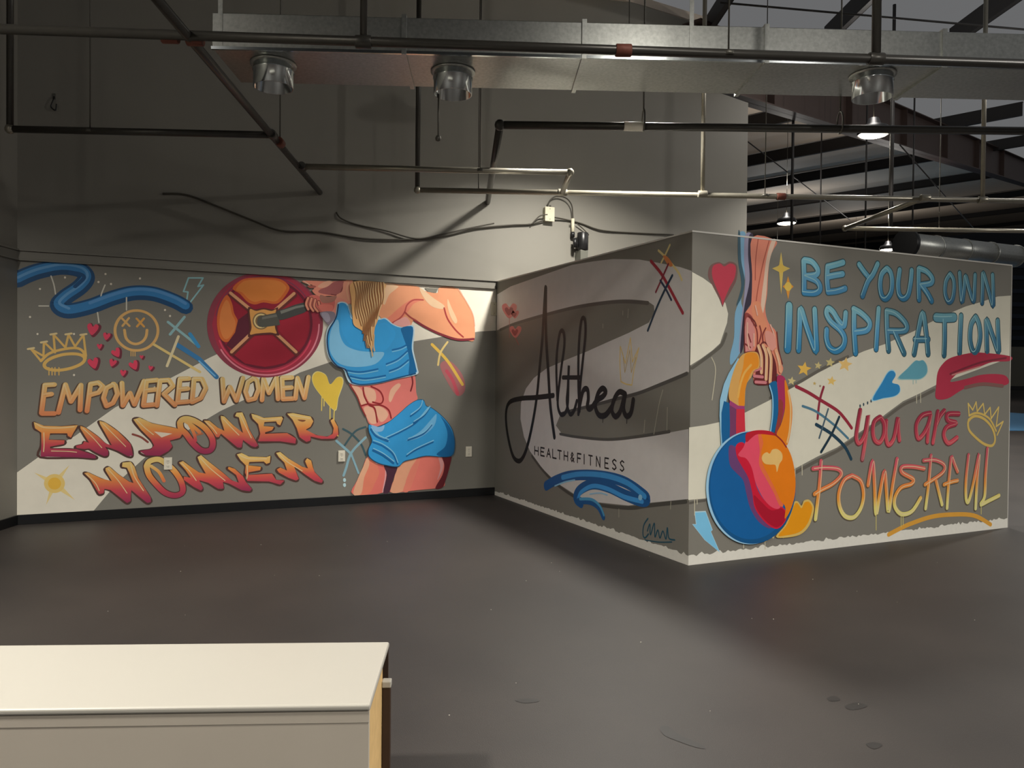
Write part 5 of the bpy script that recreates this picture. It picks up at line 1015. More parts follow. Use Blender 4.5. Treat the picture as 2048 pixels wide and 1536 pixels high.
  ('painted_star', None, None, [
('fill',3,(145,116,100),0,[1280,1324,1282,1316,1293,1314,1284,1310,1284,1302,1276,1307,1266,1304,1270,1312,1263,1318,1274,1317])]),
  ('painted_cross_marks', 'crimson, teal and navy crossing strokes', None, [
('brush',5,(153,39,59),28,[1022,1308,1150,1261,1290,1197,1467,1115,1558,1044,1633,970]),
('brush',6,(145,39,61),24,[1315,1304,1274,1193,1255,1053]),
('brush',7,(79,125,149),20,[1093,1154,1238,1109,1431,1002,1595,885]),
('brush',8,(27,62,83),28,[1240,1006,1410,926,1557,820,1633,716]),
('brush',9,(25,51,67),24,[1491,1062,1410,926,1298,785]),
('brush',10,(73,95,111),16,[1368,1128,1321,1012,1275,897])]),
  ('painted_heart', 'deep blue heart', None, [
('blob',5,(155,210,234),0,[2098,1346,2142,1409,2109,1450,2045,1435,1970,1345,1854,1194,1993,1207,2133,1224,2198,1265,2183,1323]),
('blob',6,(42,135,195),0,[2098,1343,2139,1403,2108,1440,2048,1427,1979,1343,1870,1201,1999,1213,2131,1230,2191,1268,2178,1323])]),
  ('painted_heart', 'pale teal heart', None, [
('blob',5,(166,200,199),0,[2426,1532,2373,1531,2275,1461,2159,1374,2310,1366,2451,1371,2531,1423,2529,1492,2480,1538]),
('blob',6,(95,162,182),0,[2427,1530,2376,1529,2285,1464,2176,1382,2318,1374,2449,1379,2524,1427,2522,1492,2477,1535])]),
  ('paint_spatter', 'row of dark dots trailing off the deep blue heart', None, [
('blob',4,(52,74,89),0,[1735,1149,1731,1137,1722,1137,1717,1149,1721,1161,1730,1161]),
('blob',4,(52,74,89),0,[1775,1161,1771,1149,1762,1149,1757,1161,1761,1173,1770,1173]),
('blob',4,(52,74,89),0,[1821,1173,1817,1161,1808,1161,1803,1173,1807,1185,1817,1185]),
('blob',4,(52,74,89),0,[1862,1189,1858,1177,1848,1177,1843,1189,1848,1201,1857,1201]),
('brush',4,(155,190,188),9,[2355,1374,2356,1332]),
('brush',4,(155,190,188),9,[2393,1375,2393,1340])]),
  ('painted_ribbon', 'crimson brushed ribbon at the free end of the wall', None, [
('blob',5,(180,47,73),0,[2649,1315,2665,1433,2728,1508,2826,1562,3025,1602,3231,1619,3652,1595,3653,1549,3409,1536,3200,1483,2962,1436,2870,1391,2844,1351,3065,1383,3236,1416,3447,1427,3606,1409,3637,1336,3415,1312,3169,1334,2966,1271,2802,1205,2651,1206]),
('brush',6,(131,39,57),18,[2829,1421,3029,1477,3268,1534,3601,1576]),
('brush',7,(206,133,128),13,[2856,1413,3029,1450,3234,1493]),
('brush',8,(131,89,85),32,[3033,1302,3273,1334,3558,1317])]),
  ('painted_lettering', 'crimson handwritten word you', None, [
('brush',3,(114,55,59),49,[1727,1112,1701,993,1686,882,1721,840,1783,913,1820,1069,1790,863,1759,707]),
('brush',3,(114,55,59),50,[1956,1051,1892,1014,1876,935,1901,860,1960,841,2006,907,2004,1000,1962,1050]),
('brush',3,(114,55,59),51,[2034,1016,2030,898,2062,817,2127,870,2172,1039,2180,937,2195,852]),
('fade',5,[(1114,155,39,65),(947,178,53,76),(814,215,83,96),(697,176,102,107)],37,[1733,1116,1706,997,1692,886,1727,844,1789,917,1826,1073,1796,867,1764,711]),
('fade',5,[(1114,155,39,65),(947,178,53,76),(814,215,83,96),(697,176,102,107)],38,[1961,1055,1897,1018,1881,939,1907,864,1966,845,2012,911,2010,1004,1967,1055]),
('fade',5,[(1114,155,39,65),(947,178,53,76),(814,215,83,96),(697,176,102,107)],38,[2040,1020,2036,902,2068,821,2133,874,2178,1043,2186,941,2201,856]),
('brush',7,(207,127,125),6,[1744,1116,1718,997,1703,886,1738,844,1800,916,1838,1073,1807,867,1776,710]),
('brush',7,(207,127,125),6,[1973,1054,1909,1018,1893,939,1918,863,1978,845,2024,911,2022,1003,1979,1054]),
('brush',7,(207,127,125),6,[2051,1020,2048,902,2080,821,2145,874,2190,1043,2198,941,2213,855])]),
  ('painted_lettering', 'crimson handwritten word are', None, [
('brush',3,(114,55,59),52,[2577,1076,2469,1056,2402,975,2424,862,2492,895,2554,981,2584,1067,2555,950,2545,829]),
('brush',3,(114,55,59),52,[2674,1088,2645,948,2616,818]),
('brush',3,(114,55,59),53,[2651,970,2701,1048,2758,1095]),
('brush',3,(114,55,59),53,[2951,1066,2805,1064,2806,1011,2920,982,2795,950,2757,880,2818,808,2930,853]),
('fade',5,[(1114,155,39,65),(947,178,53,76),(814,215,83,96),(697,176,102,107)],39,[2583,1080,2476,1060,2408,979,2430,867,2498,899,2560,985,2590,1071,2561,954,2551,833]),
('fade',5,[(1114,155,39,65),(947,178,53,76),(814,215,83,96),(697,176,102,107)],39,[2680,1092,2651,953,2622,822]),
('fade',5,[(1114,155,39,65),(947,178,53,76),(814,215,83,96),(697,176,102,107)],39,[2657,974,2707,1052,2765,1100]),
('fade',5,[(1114,155,39,65),(947,178,53,76),(814,215,83,96),(697,176,102,107)],40,[2958,1071,2812,1068,2813,1015,2927,987,2801,954,2763,884,2825,812,2937,858]),
('brush',7,(207,127,125),6,[2596,1080,2488,1060,2421,979,2442,866,2511,899,2573,985,2603,1071,2574,954,2564,833]),
('brush',7,(207,127,125),6,[2693,1092,2664,952,2635,822]),
('brush',7,(207,127,125),6,[2670,974,2720,1052,2778,1100]),
('brush',7,(207,127,125),6,[2971,1071,2825,1068,2826,1015,2940,987,2814,954,2777,884,2838,812,2950,857])]),
  ('painted_crown', 'gold crown outline, tilted', None, [
('brush',5,(213,181,98),25,[3088,1011,3177,1045,3303,1016,3418,932,3463,830,3422,771,3309,789,3182,856,3098,921,3082,988,3109,1019]),
('brush',5,(213,181,98),20,[3094,1051,3211,1072,3373,1020,3476,903]),
('line',6,(219,190,109),15,[3094,1047,3078,1159,3141,1100,3187,1172,3203,1086,3285,1157,3309,1057,3384,1120,3401,1019,3506,1123,3475,945,3574,989,3491,866])]),
  ('painted_lettering', 'tall slim word POWERFUL fading from pink to yellow', None, [
('brush',3,(95,83,67),48,[1294,709,1282,521,1244,247]),
('brush',3,(95,83,67),48,[1209,652,1339,655,1483,636,1517,586,1430,521,1299,476,1229,448]),
('brush',3,(95,83,67),49,[1635,576,1551,544,1498,445,1505,334,1569,249,1671,233,1750,306,1776,416,1739,526,1641,576]),
('brush',3,(95,83,67),50,[1827,488,1875,686,1903,484,1926,241,1970,418,2019,596,2047,414,2075,251,2124,494,2168,691]),
('brush',3,(95,83,67),51,[2506,596,2360,619,2230,621,2232,574,2369,511,2345,470,2222,446,2151,369,2153,284,2234,219,2363,236,2467,342]),
('fade',5,[(655,213,89,107),(530,230,127,78),(396,234,153,56),(295,230,217,122),(174,221,215,144)],36,[1300,712,1287,525,1249,251]),
('fade',5,[(655,213,89,107),(530,230,127,78),(396,234,153,56),(295,230,217,122),(174,221,215,144)],36,[1215,656,1344,658,1488,640,1523,590,1435,525,1304,480,1235,452]),
('fade',5,[(655,213,89,107),(530,230,127,78),(396,234,153,56),(295,230,217,122),(174,221,215,144)],37,[1641,580,1557,547,1503,448,1511,338,1574,252,1677,237,1756,310,1782,420,1745,530,1647,580]),
('fade',5,[(655,213,89,107),(530,230,127,78),(396,234,153,56),(295,230,217,122),(174,221,215,144)],38,[1833,492,1881,690,1909,488,1932,244,1975,422,2025,600,2053,417,2081,255,2130,498,2174,695]),
('fade',5,[(655,213,89,107),(530,230,127,78),(396,234,153,56),(295,230,217,122),(174,221,215,144)],38,[2512,600,2367,623,2237,625,2238,578,2375,515,2351,474,2228,450,2157,373,2159,288,2240,223,2369,240,2474,346]),
('brush',7,(234,212,170),6,[1311,712,1298,524,1260,250]),
('brush',7,(234,212,170),6,[1225,656,1355,658,1499,640,1534,589,1446,525,1315,479,1245,451]),
('brush',7,(234,212,170),6,[1652,580,1568,547,1514,448,1522,337,1586,252,1688,236,1767,309,1794,420,1756,529,1658,579]),
('brush',7,(234,212,170),6,[1844,492,1893,689,1921,488,1944,244,1987,421,2037,599,2065,417,2093,254,2142,497,2186,695]),
('brush',7,(234,212,170),6,[2525,599,2379,623,2249,624,2250,577,2388,515,2364,473,2240,450,2169,373,2171,288,2252,222,2382,239,2486,345]),
('brush',3,(95,83,67),48,[2593,705,2567,454,2533,247]),
('brush',3,(95,83,67),48,[2498,665,2645,664,2764,615,2739,546,2522,456]),
('brush',3,(95,83,67),48,[2663,484,2746,268]),
('brush',3,(95,83,67),49,[2854,678,2827,440,2813,233]),
('brush',3,(95,83,67),49,[2868,682,2903,619,2944,550]),
('brush',3,(95,83,67),49,[2768,443,2860,461,2947,470]),
('brush',3,(95,83,67),50,[3090,692,3062,468,3066,306,3101,273,3159,423,3234,696,3213,461,3199,203]),
('brush',3,(95,83,67),50,[3352,742,3331,501,3322,305,3268,235,3386,264,3528,302]),
('fade',5,[(683,203,89,103),(550,223,116,89),(430,234,155,66),(305,228,215,122),(217,221,217,144)],35,[2599,710,2573,458,2540,251]),
('fade',5,[(683,203,89,103),(550,223,116,89),(430,234,155,66),(305,228,215,122),(217,221,217,144)],35,[2504,670,2652,668,2770,620,2746,550,2528,460]),
('fade',5,[(683,203,89,103),(550,223,116,89),(430,234,155,66),(305,228,215,122),(217,221,217,144)],35,[2669,488,2752,272]),
('fade',5,[(683,203,89,103),(550,223,116,89),(430,234,155,66),(305,228,215,122),(217,221,217,144)],35,[2861,682,2834,444,2819,237]),
('fade',5,[(683,203,89,103),(550,223,116,89),(430,234,155,66),(305,228,215,122),(217,221,217,144)],36,[2874,686,2909,623,2951,554]),
('fade',5,[(683,203,89,103),(550,223,116,89),(430,234,155,66),(305,228,215,122),(217,221,217,144)],35,[2774,447,2866,465,2953,474]),
('fade',5,[(683,203,89,103),(550,223,116,89),(430,234,155,66),(305,228,215,122),(217,221,217,144)],36,[3097,696,3068,472,3072,310,3107,277,3165,427,3241,700,3220,465,3206,207]),
('fade',5,[(683,203,89,103),(550,223,116,89),(430,234,155,66),(305,228,215,122),(217,221,217,144)],37,[3359,746,3338,505,3329,309,3274,239,3393,268,3535,306]),
('brush',7,(234,212,170),6,[2610,709,2584,457,2551,250]),
('brush',7,(234,212,170),6,[2515,669,2663,668,2782,619,2757,550,2539,460]),
('brush',7,(234,212,170),6,[2680,487,2764,271]),
('brush',7,(234,212,170),6,[2873,682,2846,444,2831,236]),
('brush',7,(234,212,170),6,[2886,686,2921,622,2963,554]),
('brush',7,(234,212,170),6,[2786,447,2878,464,2965,473]),
('brush',7,(234,212,170),6,[3109,696,3080,472,3084,310,3120,276,3178,426,3254,699,3232,464,3218,206]),
('brush',7,(234,212,170),6,[3372,746,3350,504,3341,308,3287,238,3406,268,3548,305]),
('brush',5,(207,194,122),9,[1932,236,1935,110]),
('brush',5,(207,194,122),9,[2234,215,2236,113]),
('brush',5,(207,194,122),9,[2258,213,2260,128]),
('brush',5,(207,194,122),10,[3282,234,3284,152])]),
  ('painted_underline', 'orange arc under the last word', None, [
('brush',4,(219,160,63),39,[2085,60,2224,101,2359,133,2606,172,2860,176,3180,146,3421,46])]),
  ('paint_spatter', 'gold dots and pale paint drips under the shapes', None, [
('brush',4,(203,196,173),7,[49,476,51,365]),
('brush',4,(203,196,173),7,[72,482,73,445]),
('brush',4,(203,196,173),8,[1024,672,1025,593]),
('brush',4,(203,196,173),8,[1097,689,1099,610]),
('brush',4,(203,196,173),9,[2452,1254,2454,1172]),
('brush',4,(203,196,173),9,[2402,1237,2404,1168]),
('brush',4,(203,196,173),7,[189,1521,227,1429,198,1207]),
('brush',4,(203,196,173),8,[515,121,516,83]),
('brush',4,(203,196,173),8,[727,118,728,56]),
('blob',4,(203,177,111),0,[747,128,742,115,727,111,713,117,707,132,713,145,727,149,741,142]),
('blob',4,(221,207,155),0,[781,145,777,135,768,136,763,146,767,156,776,155]),
('blob',4,(221,207,155),0,[817,142,812,132,803,133,798,143,803,153,812,152]),
('blob',4,(221,207,155),0,[868,138,863,128,854,129,849,139,854,149,863,148]),
('blob',4,(221,207,155),0,[893,136,889,126,880,127,875,137,879,147,888,146]),
('blob',4,(221,207,155),0,[919,134,915,124,905,125,900,135,905,145,914,144])]),
 ]),
]
def rgba(c): return tuple(lin(c)) + (1.,)
ORI = {'A': (lambda u, v, d: (u, YB-d, v)), 'B': (lambda u, v, d: (-d, u, v)), 'C': (lambda u, v, d: (u, -d, v))}
class Paint:
    def __init__(s, wall): s.w = ORI[wall]; s.v = []; s.f = []; s.c = []
    def add(s, pts, faces, cols, d):
        b = len(s.v)
        for i, p in enumerate(pts): s.v.append(s.w(p[0]/1000, p[1]/1000, d[i] if isinstance(d, list) else d)); s.c.append(cols[i] if isinstance(cols, list) else cols)
        s.f += [tuple(b+i for i in f) for f in faces]
    def poly(s, pts, col, d):
        tri = tessellate_polygon([[Vector((p[0], p[1], 0)) for p in pts]])
        s.add(pts, tri, col, d)
    def ribbon(s, P, w, colf, d, cap=5):
        n = len(P); v = []; f = []
        for i, p in enumerate(P):
            t = P[min(i+1, n-1)]-P[max(i-1, 0)]
            t = t.normalized() if t.length > 1e-6 else Vector((1, 0))
            nn = Vector((-t.y, t.x))*w*.5
            v += [p+nn, p-nn]
        for i in range(n-1): f.append((2*i, 2*i+1, 2*i+3, 2*i+2))
        for e, o, sg in ((0, 0, -1), (n-1, 2*(n-1), 1)):
            t = (P[1]-P[0]) if e == 0 else (P[-1]-P[-2]); t = t.normalized()*sg; nn = Vector((-t.y, t.x))
            b = len(v); c = P[e]
            for k in range(cap+1):
                a = math.pi*k/cap - math.pi/2
                v.append(c+(t*math.cos(a)+nn*math.sin(a))*w*.5)
            f.append(tuple(range(b, b+cap+1)))
        ds = [d+.00003*(k//2)/n for k in range(2*n)]
        ds += [d]*(cap+1)+[d+.00003]*(cap+1)
        s.add(v, f, [colf(p) for p in v], ds)
    def loop(s, P, w, col, d):
        n = len(P); v = []
        for i, p in enumerate(P):
            t = (P[(i+1) % n]-P[i-1]).normalized(); nn = Vector((-t.y, t.x))*w*.5; v += [p+nn, p-nn]
        s.add(v, [(2*i, 2*i+1, (2*i+3) % (2*n), (2*i+2) % (2*n)) for i in range(n)], col, d)
    def build(s, name, parent):
        me = bpy.data.meshes.new(name); me.from_pydata(s.v, [], s.f)
        at = me.color_attributes.new('paint', 'FLOAT_COLOR', 'POINT')
        at.data.foreach_set('color', [x for c in s.c for x in c])
        me.materials.append(M['paint']); me.update()
        nrm = s.w(0, 0, 1)[0]-s.w(0, 0, 0)[0], s.w(0, 0, 1)[1]-s.w(0, 0, 0)[1], 0
        if sum(p.normal.dot(Vector(nrm))*p.area for p in me.polygons) < 0: me.flip_normals()
        o = bpy.data.objects.new(name, me); COL.objects.link(o); o.parent = parent
        q = parent
        while q is not None: o.location -= Vector(q.location); q = q.parent
        return o
def gradient(st):
    stops = sorted((a[0], rgba(a[1:])) for a in st)
    def fn(p):
        v = p.y
        if v <= stops[0][0]: return stops[0][1]
        for (a, ca), (b, cb) in zip(stops, stops[1:]):
            if v <= b: t = (v-a)/max(1, b-a); return tuple(x+(y-x)*t for x, y in zip(ca, cb))
        return stops[-1][1]
    return fn
for label, wall, parts in MURALS:
    root = thing('mural', {'A': (-2.3, YB, 0), 'B': (0, YB/2, 0), 'C': (XC/2, 0, 0)}[wall], label, 'mural')
    made = []
    for name, plabel, par, ops in parts:
        pt = Paint(wall)
        for i, (kind, lay, colour, width, nums) in enumerate(ops):
            P = [Vector(nums[k:k+2]) for k in range(0, len(nums), 2)]
            d = .0005+lay*.00016+(i % 40)*.0000035
            if kind in ('fill', 'blob'):
                pt.poly(spline(P, True, 4) if kind == 'blob' else P, rgba(colour), d)
                continue
            if kind == 'fade fill':
                gf = gradient(colour); pt.poly(P, [gf(p) for p in P], d); continue
            if kind == 'loop':
                pt.loop(spline(P, True, 4), width, rgba(colour), d); continue
            cf = gradient(colour) if kind.startswith('fade') else (lambda p, c=rgba(colour): c)
            if kind in ('brush', 'fade'):
                Q = spline(P, False, 6)
                if len(Q) == 2: Q = [Q[0].lerp(Q[1], t/6) for t in range(7)]
                pt.ribbon(Q, width, cf, d)
            else:
                for j, (a, b) in enumerate(zip(P, P[1:])): pt.ribbon([a.lerp(b, t/6) for t in range(7)], width, cf, d+j*.000003)
        o = pt.build(name, root if par is None else made[par])
        if plabel: o['label'] = plabel
        if name == 'paint_spatter': o['kind'] = 'stuff'
        made.append(o)

# ------------------------------------------------------------------ pipes
def run(pts, r, name, m, t): return MB().tube(pts, r, 12).build(name, m, t)
def along(a, b, k): return Vector(a).lerp(Vector(b), k)
def sleeve(p, d, r, l, name, m, t):
    p = Vector(p); d = Vector(d).normalized(); return MB().tube([p-d*l/2, p-d*l/2+d*.004, p+d*l/2-d*.004, p+d*l/2], [r*.92, r, r, r*.92], 14).build(name, m, t)
Z1 = 3.2361
sp = thing('sprinkler_pipe', (-2.0, 2.0, 3.2361), 'grey and black sprinkler pipe grid hanging below the duct', 'pipe')
for a, b, m in [((-4.2816, -2.1241, 3.2361), (-1.9932, 3.5284, 3.2361), 'pipe'), ((-4.539, 0.5633, 3.2361), (1.836, -1.963, 3.2361), 'pipe'), ((-4.5515, 2.5095, 3.2361), (-2.7051, 1.748, 3.2361), 'pipe'), ((-2.3318, 2.5844, 3.2361), (-0.0883, 1.6725, 3.2361), 'paint_pipe'), ((-0.0883, 1.6725, 3.2361), (0.2244, 2.3865, 3.2361), 'paint_pipe'), ((-1.1284, 2.9624, 3.2361), (6.0519, -0.062, 3.2361), 'paint_pipe'), ((3.6311, 0.8774, 3.2361), (4.262, 2.4488, 3.2361), 'paint_pipe'), ((4.262, 2.4488, 3.2361), (7.4376, 1.0604, 3.2361), 'paint_pipe')]: run([a, b], .027, 'pipe_run', m, sp)
for a, b, r, m in [((-1.1284, 2.9624, 3.2361), (-1.1284, 2.9624, 5.9), 0.025, 'pipe'), ((-4.5515, 2.5095, 3.2361), (-4.5515, 2.5095, 5.9), 0.025, 'pipe'), ((1.521, 1.7919, 3.2361), (1.521, 1.7919, 5.7), 0.022, 'paint_pipe'), ((4.251, 0.6848, 3.2361), (4.251, 0.6848, 5.6), 0.022, 'paint_pipe'), ((-2.4829, -0.2434, 3.2361), (-2.4829, -0.2434, 5.6), 0.02, 'pipe'), ((0.2595, -1.3374, 3.2361), (0.2595, -1.3374, 5.6), 0.026, 'pipe')]: run([a, b], r, 'riser', m, sp)
for p, d, m in [((-3.4661, 0.1688, 3.2361), (0.9215, -0.3884, 0.0), 'rust'), ((-3.339, 0.1419, 3.2361), (0.9215, -0.3884, 0.0), 'rust'), ((-1.1183, -0.7896, 3.2361), (0.9215, -0.3884, 0.0), 'rust'), ((2.3026, 1.5129, 3.2361), (0.9215, -0.3884, 0.0), 'rust'), ((-2.3318, 2.5844, 3.2361), (0.3884, 0.9215, 0.0), 'pipe'), ((-2.6229, 1.9252, 3.2361), (0.3884, 0.9215, 0.0), 'rust'), ((0.2244, 2.3865, 3.2361), (0.9215, -0.3884, 0.0), 'paint_pipe'), ((1.521, 1.7919, 3.2361), (0.9215, -0.3884, 0.0), 'paint_pipe'), ((3.6511, 0.8924, 3.2361), (0.9215, -0.3884, 0.0), 'paint_pipe'), ((4.251, 0.6848, 3.2361), (0.9215, -0.3884, 0.0), 'paint_pipe'), ((-2.7051, 1.748, 3.2361), (0.3884, 0.9215, 0.0), 'pipe'), ((-2.4829, -0.2434, 3.2361), (0.9215, -0.3884, 0.0), 'pipe'), ((0.2595, -1.3374, 3.2361), (0.9215, -0.3884, 0.0), 'pipe')]: sleeve(p, d, .036, .09, 'coupling', m, sp)
for p in [(-1.1284, 2.9624, 3.2361), (-4.5515, 2.5095, 3.2361), (-0.0883, 1.6725, 3.2361), (4.262, 2.4488, 3.2361)]: MB().lathe(p, [(.0005,-.038),(.02,-.033),(.034,-.018),(.038,0),(.034,.018),(.02,.033),(.0005,.038)], 14).build('elbow', 'paint_pipe', sp)
for p, top in [((-3.9949, 2.2847, 3.2361), 5.7), ((-2.6229, 1.9252, 3.2361), 5.7), ((-0.8514, 1.9834, 3.2361), 5.7), ((-0.554, 2.7388, 3.2361), 5.7), ((2.1266, 1.5537, 3.2361), 5.7), ((5.3606, 1.9816, 3.2361), 5.7), ((4.7919, 2.2441, 3.2361), 5.7), ((-0.552, -1.0152, 3.2361), 5.7)]:
    MB().tube([p, (p[0], p[1], top)], .0055, 6).build('hanger_rod', 'rod', sp)
    MB().lathe(Vector(p)+UP*0, [(.033,-.012),(.036,-.012),(.036,.012),(.033,.012),(.033,-.012)], 14).build('hanger_ring', 'rod', sp)
p2 = thing('black_pipe', (-1.1003, 0.981, 3.3248), 'black horizontal pipe that elbows back into the tall grey wall', 'pipe')
for a, b in [((-1.1003, 0.981, 3.3248), (3.539, -1.1423, 3.3248)), ((-1.1003, 0.981, 3.3248), (-0.1182, 3.5284, 3.3248))]: run([a, b], .031, 'pipe_run', 'pipe', p2)
for p in [(-1.1003, 0.981, 3.3248)]: MB().lathe(p, [(.0005,-.043),(.024,-.037),(.039,-.02),(.043,0),(.039,.02),(.024,.037),(.0005,.043)], 14).build('elbow', 'pipe', p2)
for p, top in [((-0.084, 0.512, 3.3248), 5.6), ((1.3184, -0.1231, 3.3248), 5.6)]:
    P_ = Vector(p); ring = [P_+UP*.05+E1*math.cos(a)*.05+UP*math.sin(a)*.085 for a in [k*math.pi/8 for k in range(17)]]
    MB().tube(ring, .007, 6).build('hanger_ring', 'rod', p2); MB().tube([P_+UP*.13, (P_.x, P_.y, top)], .007, 6).build('hanger_rod', 'rod', p2)
sleeve((-0.1499, 0.5451, 3.3248), E2, .036, .16, 'coupling', 'plate', p2)

# ------------------------------------------------------------------ duct
D0 = Vector((-3.1948, 1.0765, 3.5687)); DL = 9.6; DW = .62; DH = .238
du = thing('air_duct', D0, 'galvanised rectangular air duct hung across the room', 'duct')
cuts = [0, 1.45, 2.9, 4.35, 5.8, 7.25, 8.7, DL]
cuts = [0, 1.295, 2.5275, 3.7953, 5.0532, 9.6]
for a, b in zip(cuts, cuts[1:]):
    MB().obox(D0+E2*(a+.004), E2, E1, UP, b-a-.008, DW, DH).build('duct_section', 'galv', du, bevel=.004)
for a in cuts[1:-1]:
    MB().obox(D0+E2*(a-.016)-E1*.016-UP*.016, E2, E1, UP, .032, DW+.032, DH+.032).build('joint_flange', 'galv', du)
MB().obox(D0-E1*.01-UP*.01, E2, E1, UP, DL, .02, .02).build('bottom_edge_seam', 'collar', du)
for p in [(-2.7779, 1.1714, 3.5687), (-1.5858, 0.7328, 3.5687), (1.1584, -0.5533, 3.5687)]:
    c = MB().lathe(p, [(.138,0),(.138,-.042),(.144,-.047),(.144,-.056),(.138,-.061),(.138,-.168),(.132,-.168),(.132,-.05),(.0005,-.046)], 32).build('round_collar', 'collar', du)
    MB().lathe(p, [(.16,-.003),(.16,-.012),(.138,-.014)], 32).build('collar_flange', 'galv', c)
for p in [(-3.1544, 1.0595, 3.5687), (-0.1941, -0.1882, 3.5687)]: MB().obox(Vector(p)-E1*.004, E2, E1, UP, .03, .003, 1.3).build('hanger_strap', 'galv', du)
pr = Vector((-1.6566, 0.8417, 3.4087)); MB().tube([pr+UP*.02, pr-UP*.3], .006, 6).lathe(pr-UP*.3, [(.0005,-.025),(.018,-.018),(.022,0),(.014,.018),(.005,.022)], 10).build('hanging_probe', 'rod', du)
fd = thing('round_duct', (10.8186, 6.7264, 4.2), 'long round grey duct far down the hall above the partition', 'duct')
a, b = Vector((10.8186, 6.7264, 4.2)), Vector((14.3715, 6.6748, 4.2)); dd = (b-a).normalized()
MB().tube([a, b], .24, 20).build('duct_body', 'galv', fd)
for k in range(5): MB().tube([a+(b-a)*(k/4)-dd*.02, a+(b-a)*(k/4)+dd*.02], .255, 20).build('joint_ring', 'galv', fd)
MB().tube([a-dd*.05, a+dd*.05], .31, 20).build('open_end', 'dev', fd)

# ------------------------------------------------------------------ small wall fittings
def outlet(x, z, label, double=True):
    t = thing('power_outlet', (x, YB, z), label, 'outlet', 'outlets in the mural wall')
    MB().box(x-.036, x+.036, YB-.0125, YB-.0002, z-.058, z+.058).build('cover_plate', 'plate', t, bevel=.002)
    for s_ in (-1, 1):
        r = MB().box(x-.017, x+.017, YB-.0145, YB-.0120, z+s_*.026-.014, z+s_*.026+.014).build('socket_face', 'plate', t, bevel=.003)
        for dx in (-.007, .007): MB().box(x+dx-.0015, x+dx+.0015, YB-.0150, YB-.0143, z+s_*.026-.004, z+s_*.026+.006).build('slot', 'slot', r)
        MB().tube([(x, YB-.0150, z+s_*.026-.009), (x, YB-.0143, z+s_*.026-.009)], .0025, 8).build('ground_hole', 'slot', r)
    MB().tube([(x, YB-.0142, z), (x, YB-.0120, z)], .003, 8).build('screw', 'rod', t)
outlet(*(-1.7538, 0.5087), 'ivory outlet between the blue cross strokes and the graffiti lettering')
outlet(*(-0.3233, 0.5074), 'ivory outlet on bare grey wall beyond the painted shorts')
outlet(*(-3.4146, 0.4973), 'ivory outlet set into the second painted word WOMEN')
bx, bz = (-0.0135, 2.1243)
t = thing('wall_plate', (bx, YB, bz), 'blank pale plate high in the corner by the script logo wall', 'plate')
MB().box(bx-.05, bx+.02, YB-.018, YB-.0002, bz-.075, bz+.075).build('cover_plate', 'box', t, bevel=.003)
MB().tube([(bx-.015, YB-.0205, bz+.05), (bx-.015, YB-.017, bz+.05)], .004, 8).build('screw', 'rod', t); MB().tube([(bx-.015, YB-.0205, bz-.05), (bx-.015, YB-.017, bz-.05)], .004, 8).build('screw', 'rod', t)

jx, jz = (0.6487, 3.2566)
t = thing('junction_box', (jx, YB, jz), 'small pale junction box on the upper wall with cables entering', 'junction box')
MB().box(jx-.058, jx+.058, YB-.055, YB, jz-.08, jz+.08).build('box_body', 'box', t, bevel=.004)
MB().box(jx-.062, jx+.062, YB-.062, YB-.055, jz-.084, jz+.084).build('cover', 'box', t, bevel=.003)
for dx in (-.02, .02): MB().tube([(jx+dx, YB-.03, jz+.078), (jx+dx, YB-.03, jz+.11)], .012, 10).build('connector', 'rod', t)
for dz in (-.06, .06): MB().tube([(jx, YB-.0655, jz+dz), (jx, YB-.061, jz+dz)], .005, 8).build('screw', 'rod', t)
def cable(pts, r, label): 
    tag(MB().tube(spline([(x, YB-.012-o, z) for x, z, o in pts], False, 6), r, 8).build('cable', 'cable'), label, 'cable')
for pts, r, label in [([(-3.4707, 3.0631, 0), (-3.2739, 3.0745, 0), (-3.0496, 3.011, 0.01), (-2.6784, 2.8901, 0.01), (-2.3896, 2.8061, 0.01), (-1.9907, 2.8252, 0), (-1.4667, 2.7961, 0.01), (-0.7989, 2.8618, 0.01), (-0.268, 3.0122, 0.01), (0.165, 3.0902, 0.01), (0.4208, 3.1248, 0.01), (0.6031, 3.1938, 0.03)], 0.009, 'long thin cable sagging across the upper grey wall to the junction box'), ([(-1.8276, 3.0466, 0), (-1.7752, 2.9841, 0.01), (-1.6013, 2.9373, 0), (-1.3046, 2.9, 0.01), (-0.9701, 2.8422, 0.018), (-0.6834, 2.9098, 0.018), (-0.3885, 2.996, 0.03), (-0.0541, 3.0876, 0.03)], 0.008, 'loose cable joining the long one midway across the upper wall'), ([(0.7154, 3.2277, 0.03), (0.8834, 3.2197, 0.01), (1.0886, 3.1969, 0), (1.3687, 3.1375, 0.01), (1.8013, 3.1442, 0), (2.4435, 3.1736, 0.01)], 0.009, 'cable running from the junction box towards the corner of the partitions'), ([(0.6278, 3.3424, 0.03), (0.66, 3.4218, 0.03), (0.7459, 3.4777, 0.03), (0.8669, 3.4667, 0.04), (0.9424, 3.3915, 0.04), (0.9642, 3.2748, 0.03), (0.9722, 3.1804, 0.03)], 0.008, 'arched cable looping from the junction box to the conduit stub'), ([(0.4209, 3.119, 0.03), (0.5174, 3.2208, 0.04), (0.6157, 3.2476, 0.05)], 0.007, 'short cable tail rising into the junction box side'), ([(1.02, 3.1847, 0.03), (1.124, 3.1222, 0.02), (1.1942, 3.0622, 0.02)], 0.006, 'loose cable end beside the conduit stub')]: cable(pts, r, label)
sx, sz = (0.9727, 3.1388)
t = thing('conduit_stub', (sx, YB, sz), 'short pale conduit stub where the arched cable ends on the upper wall', 'conduit')
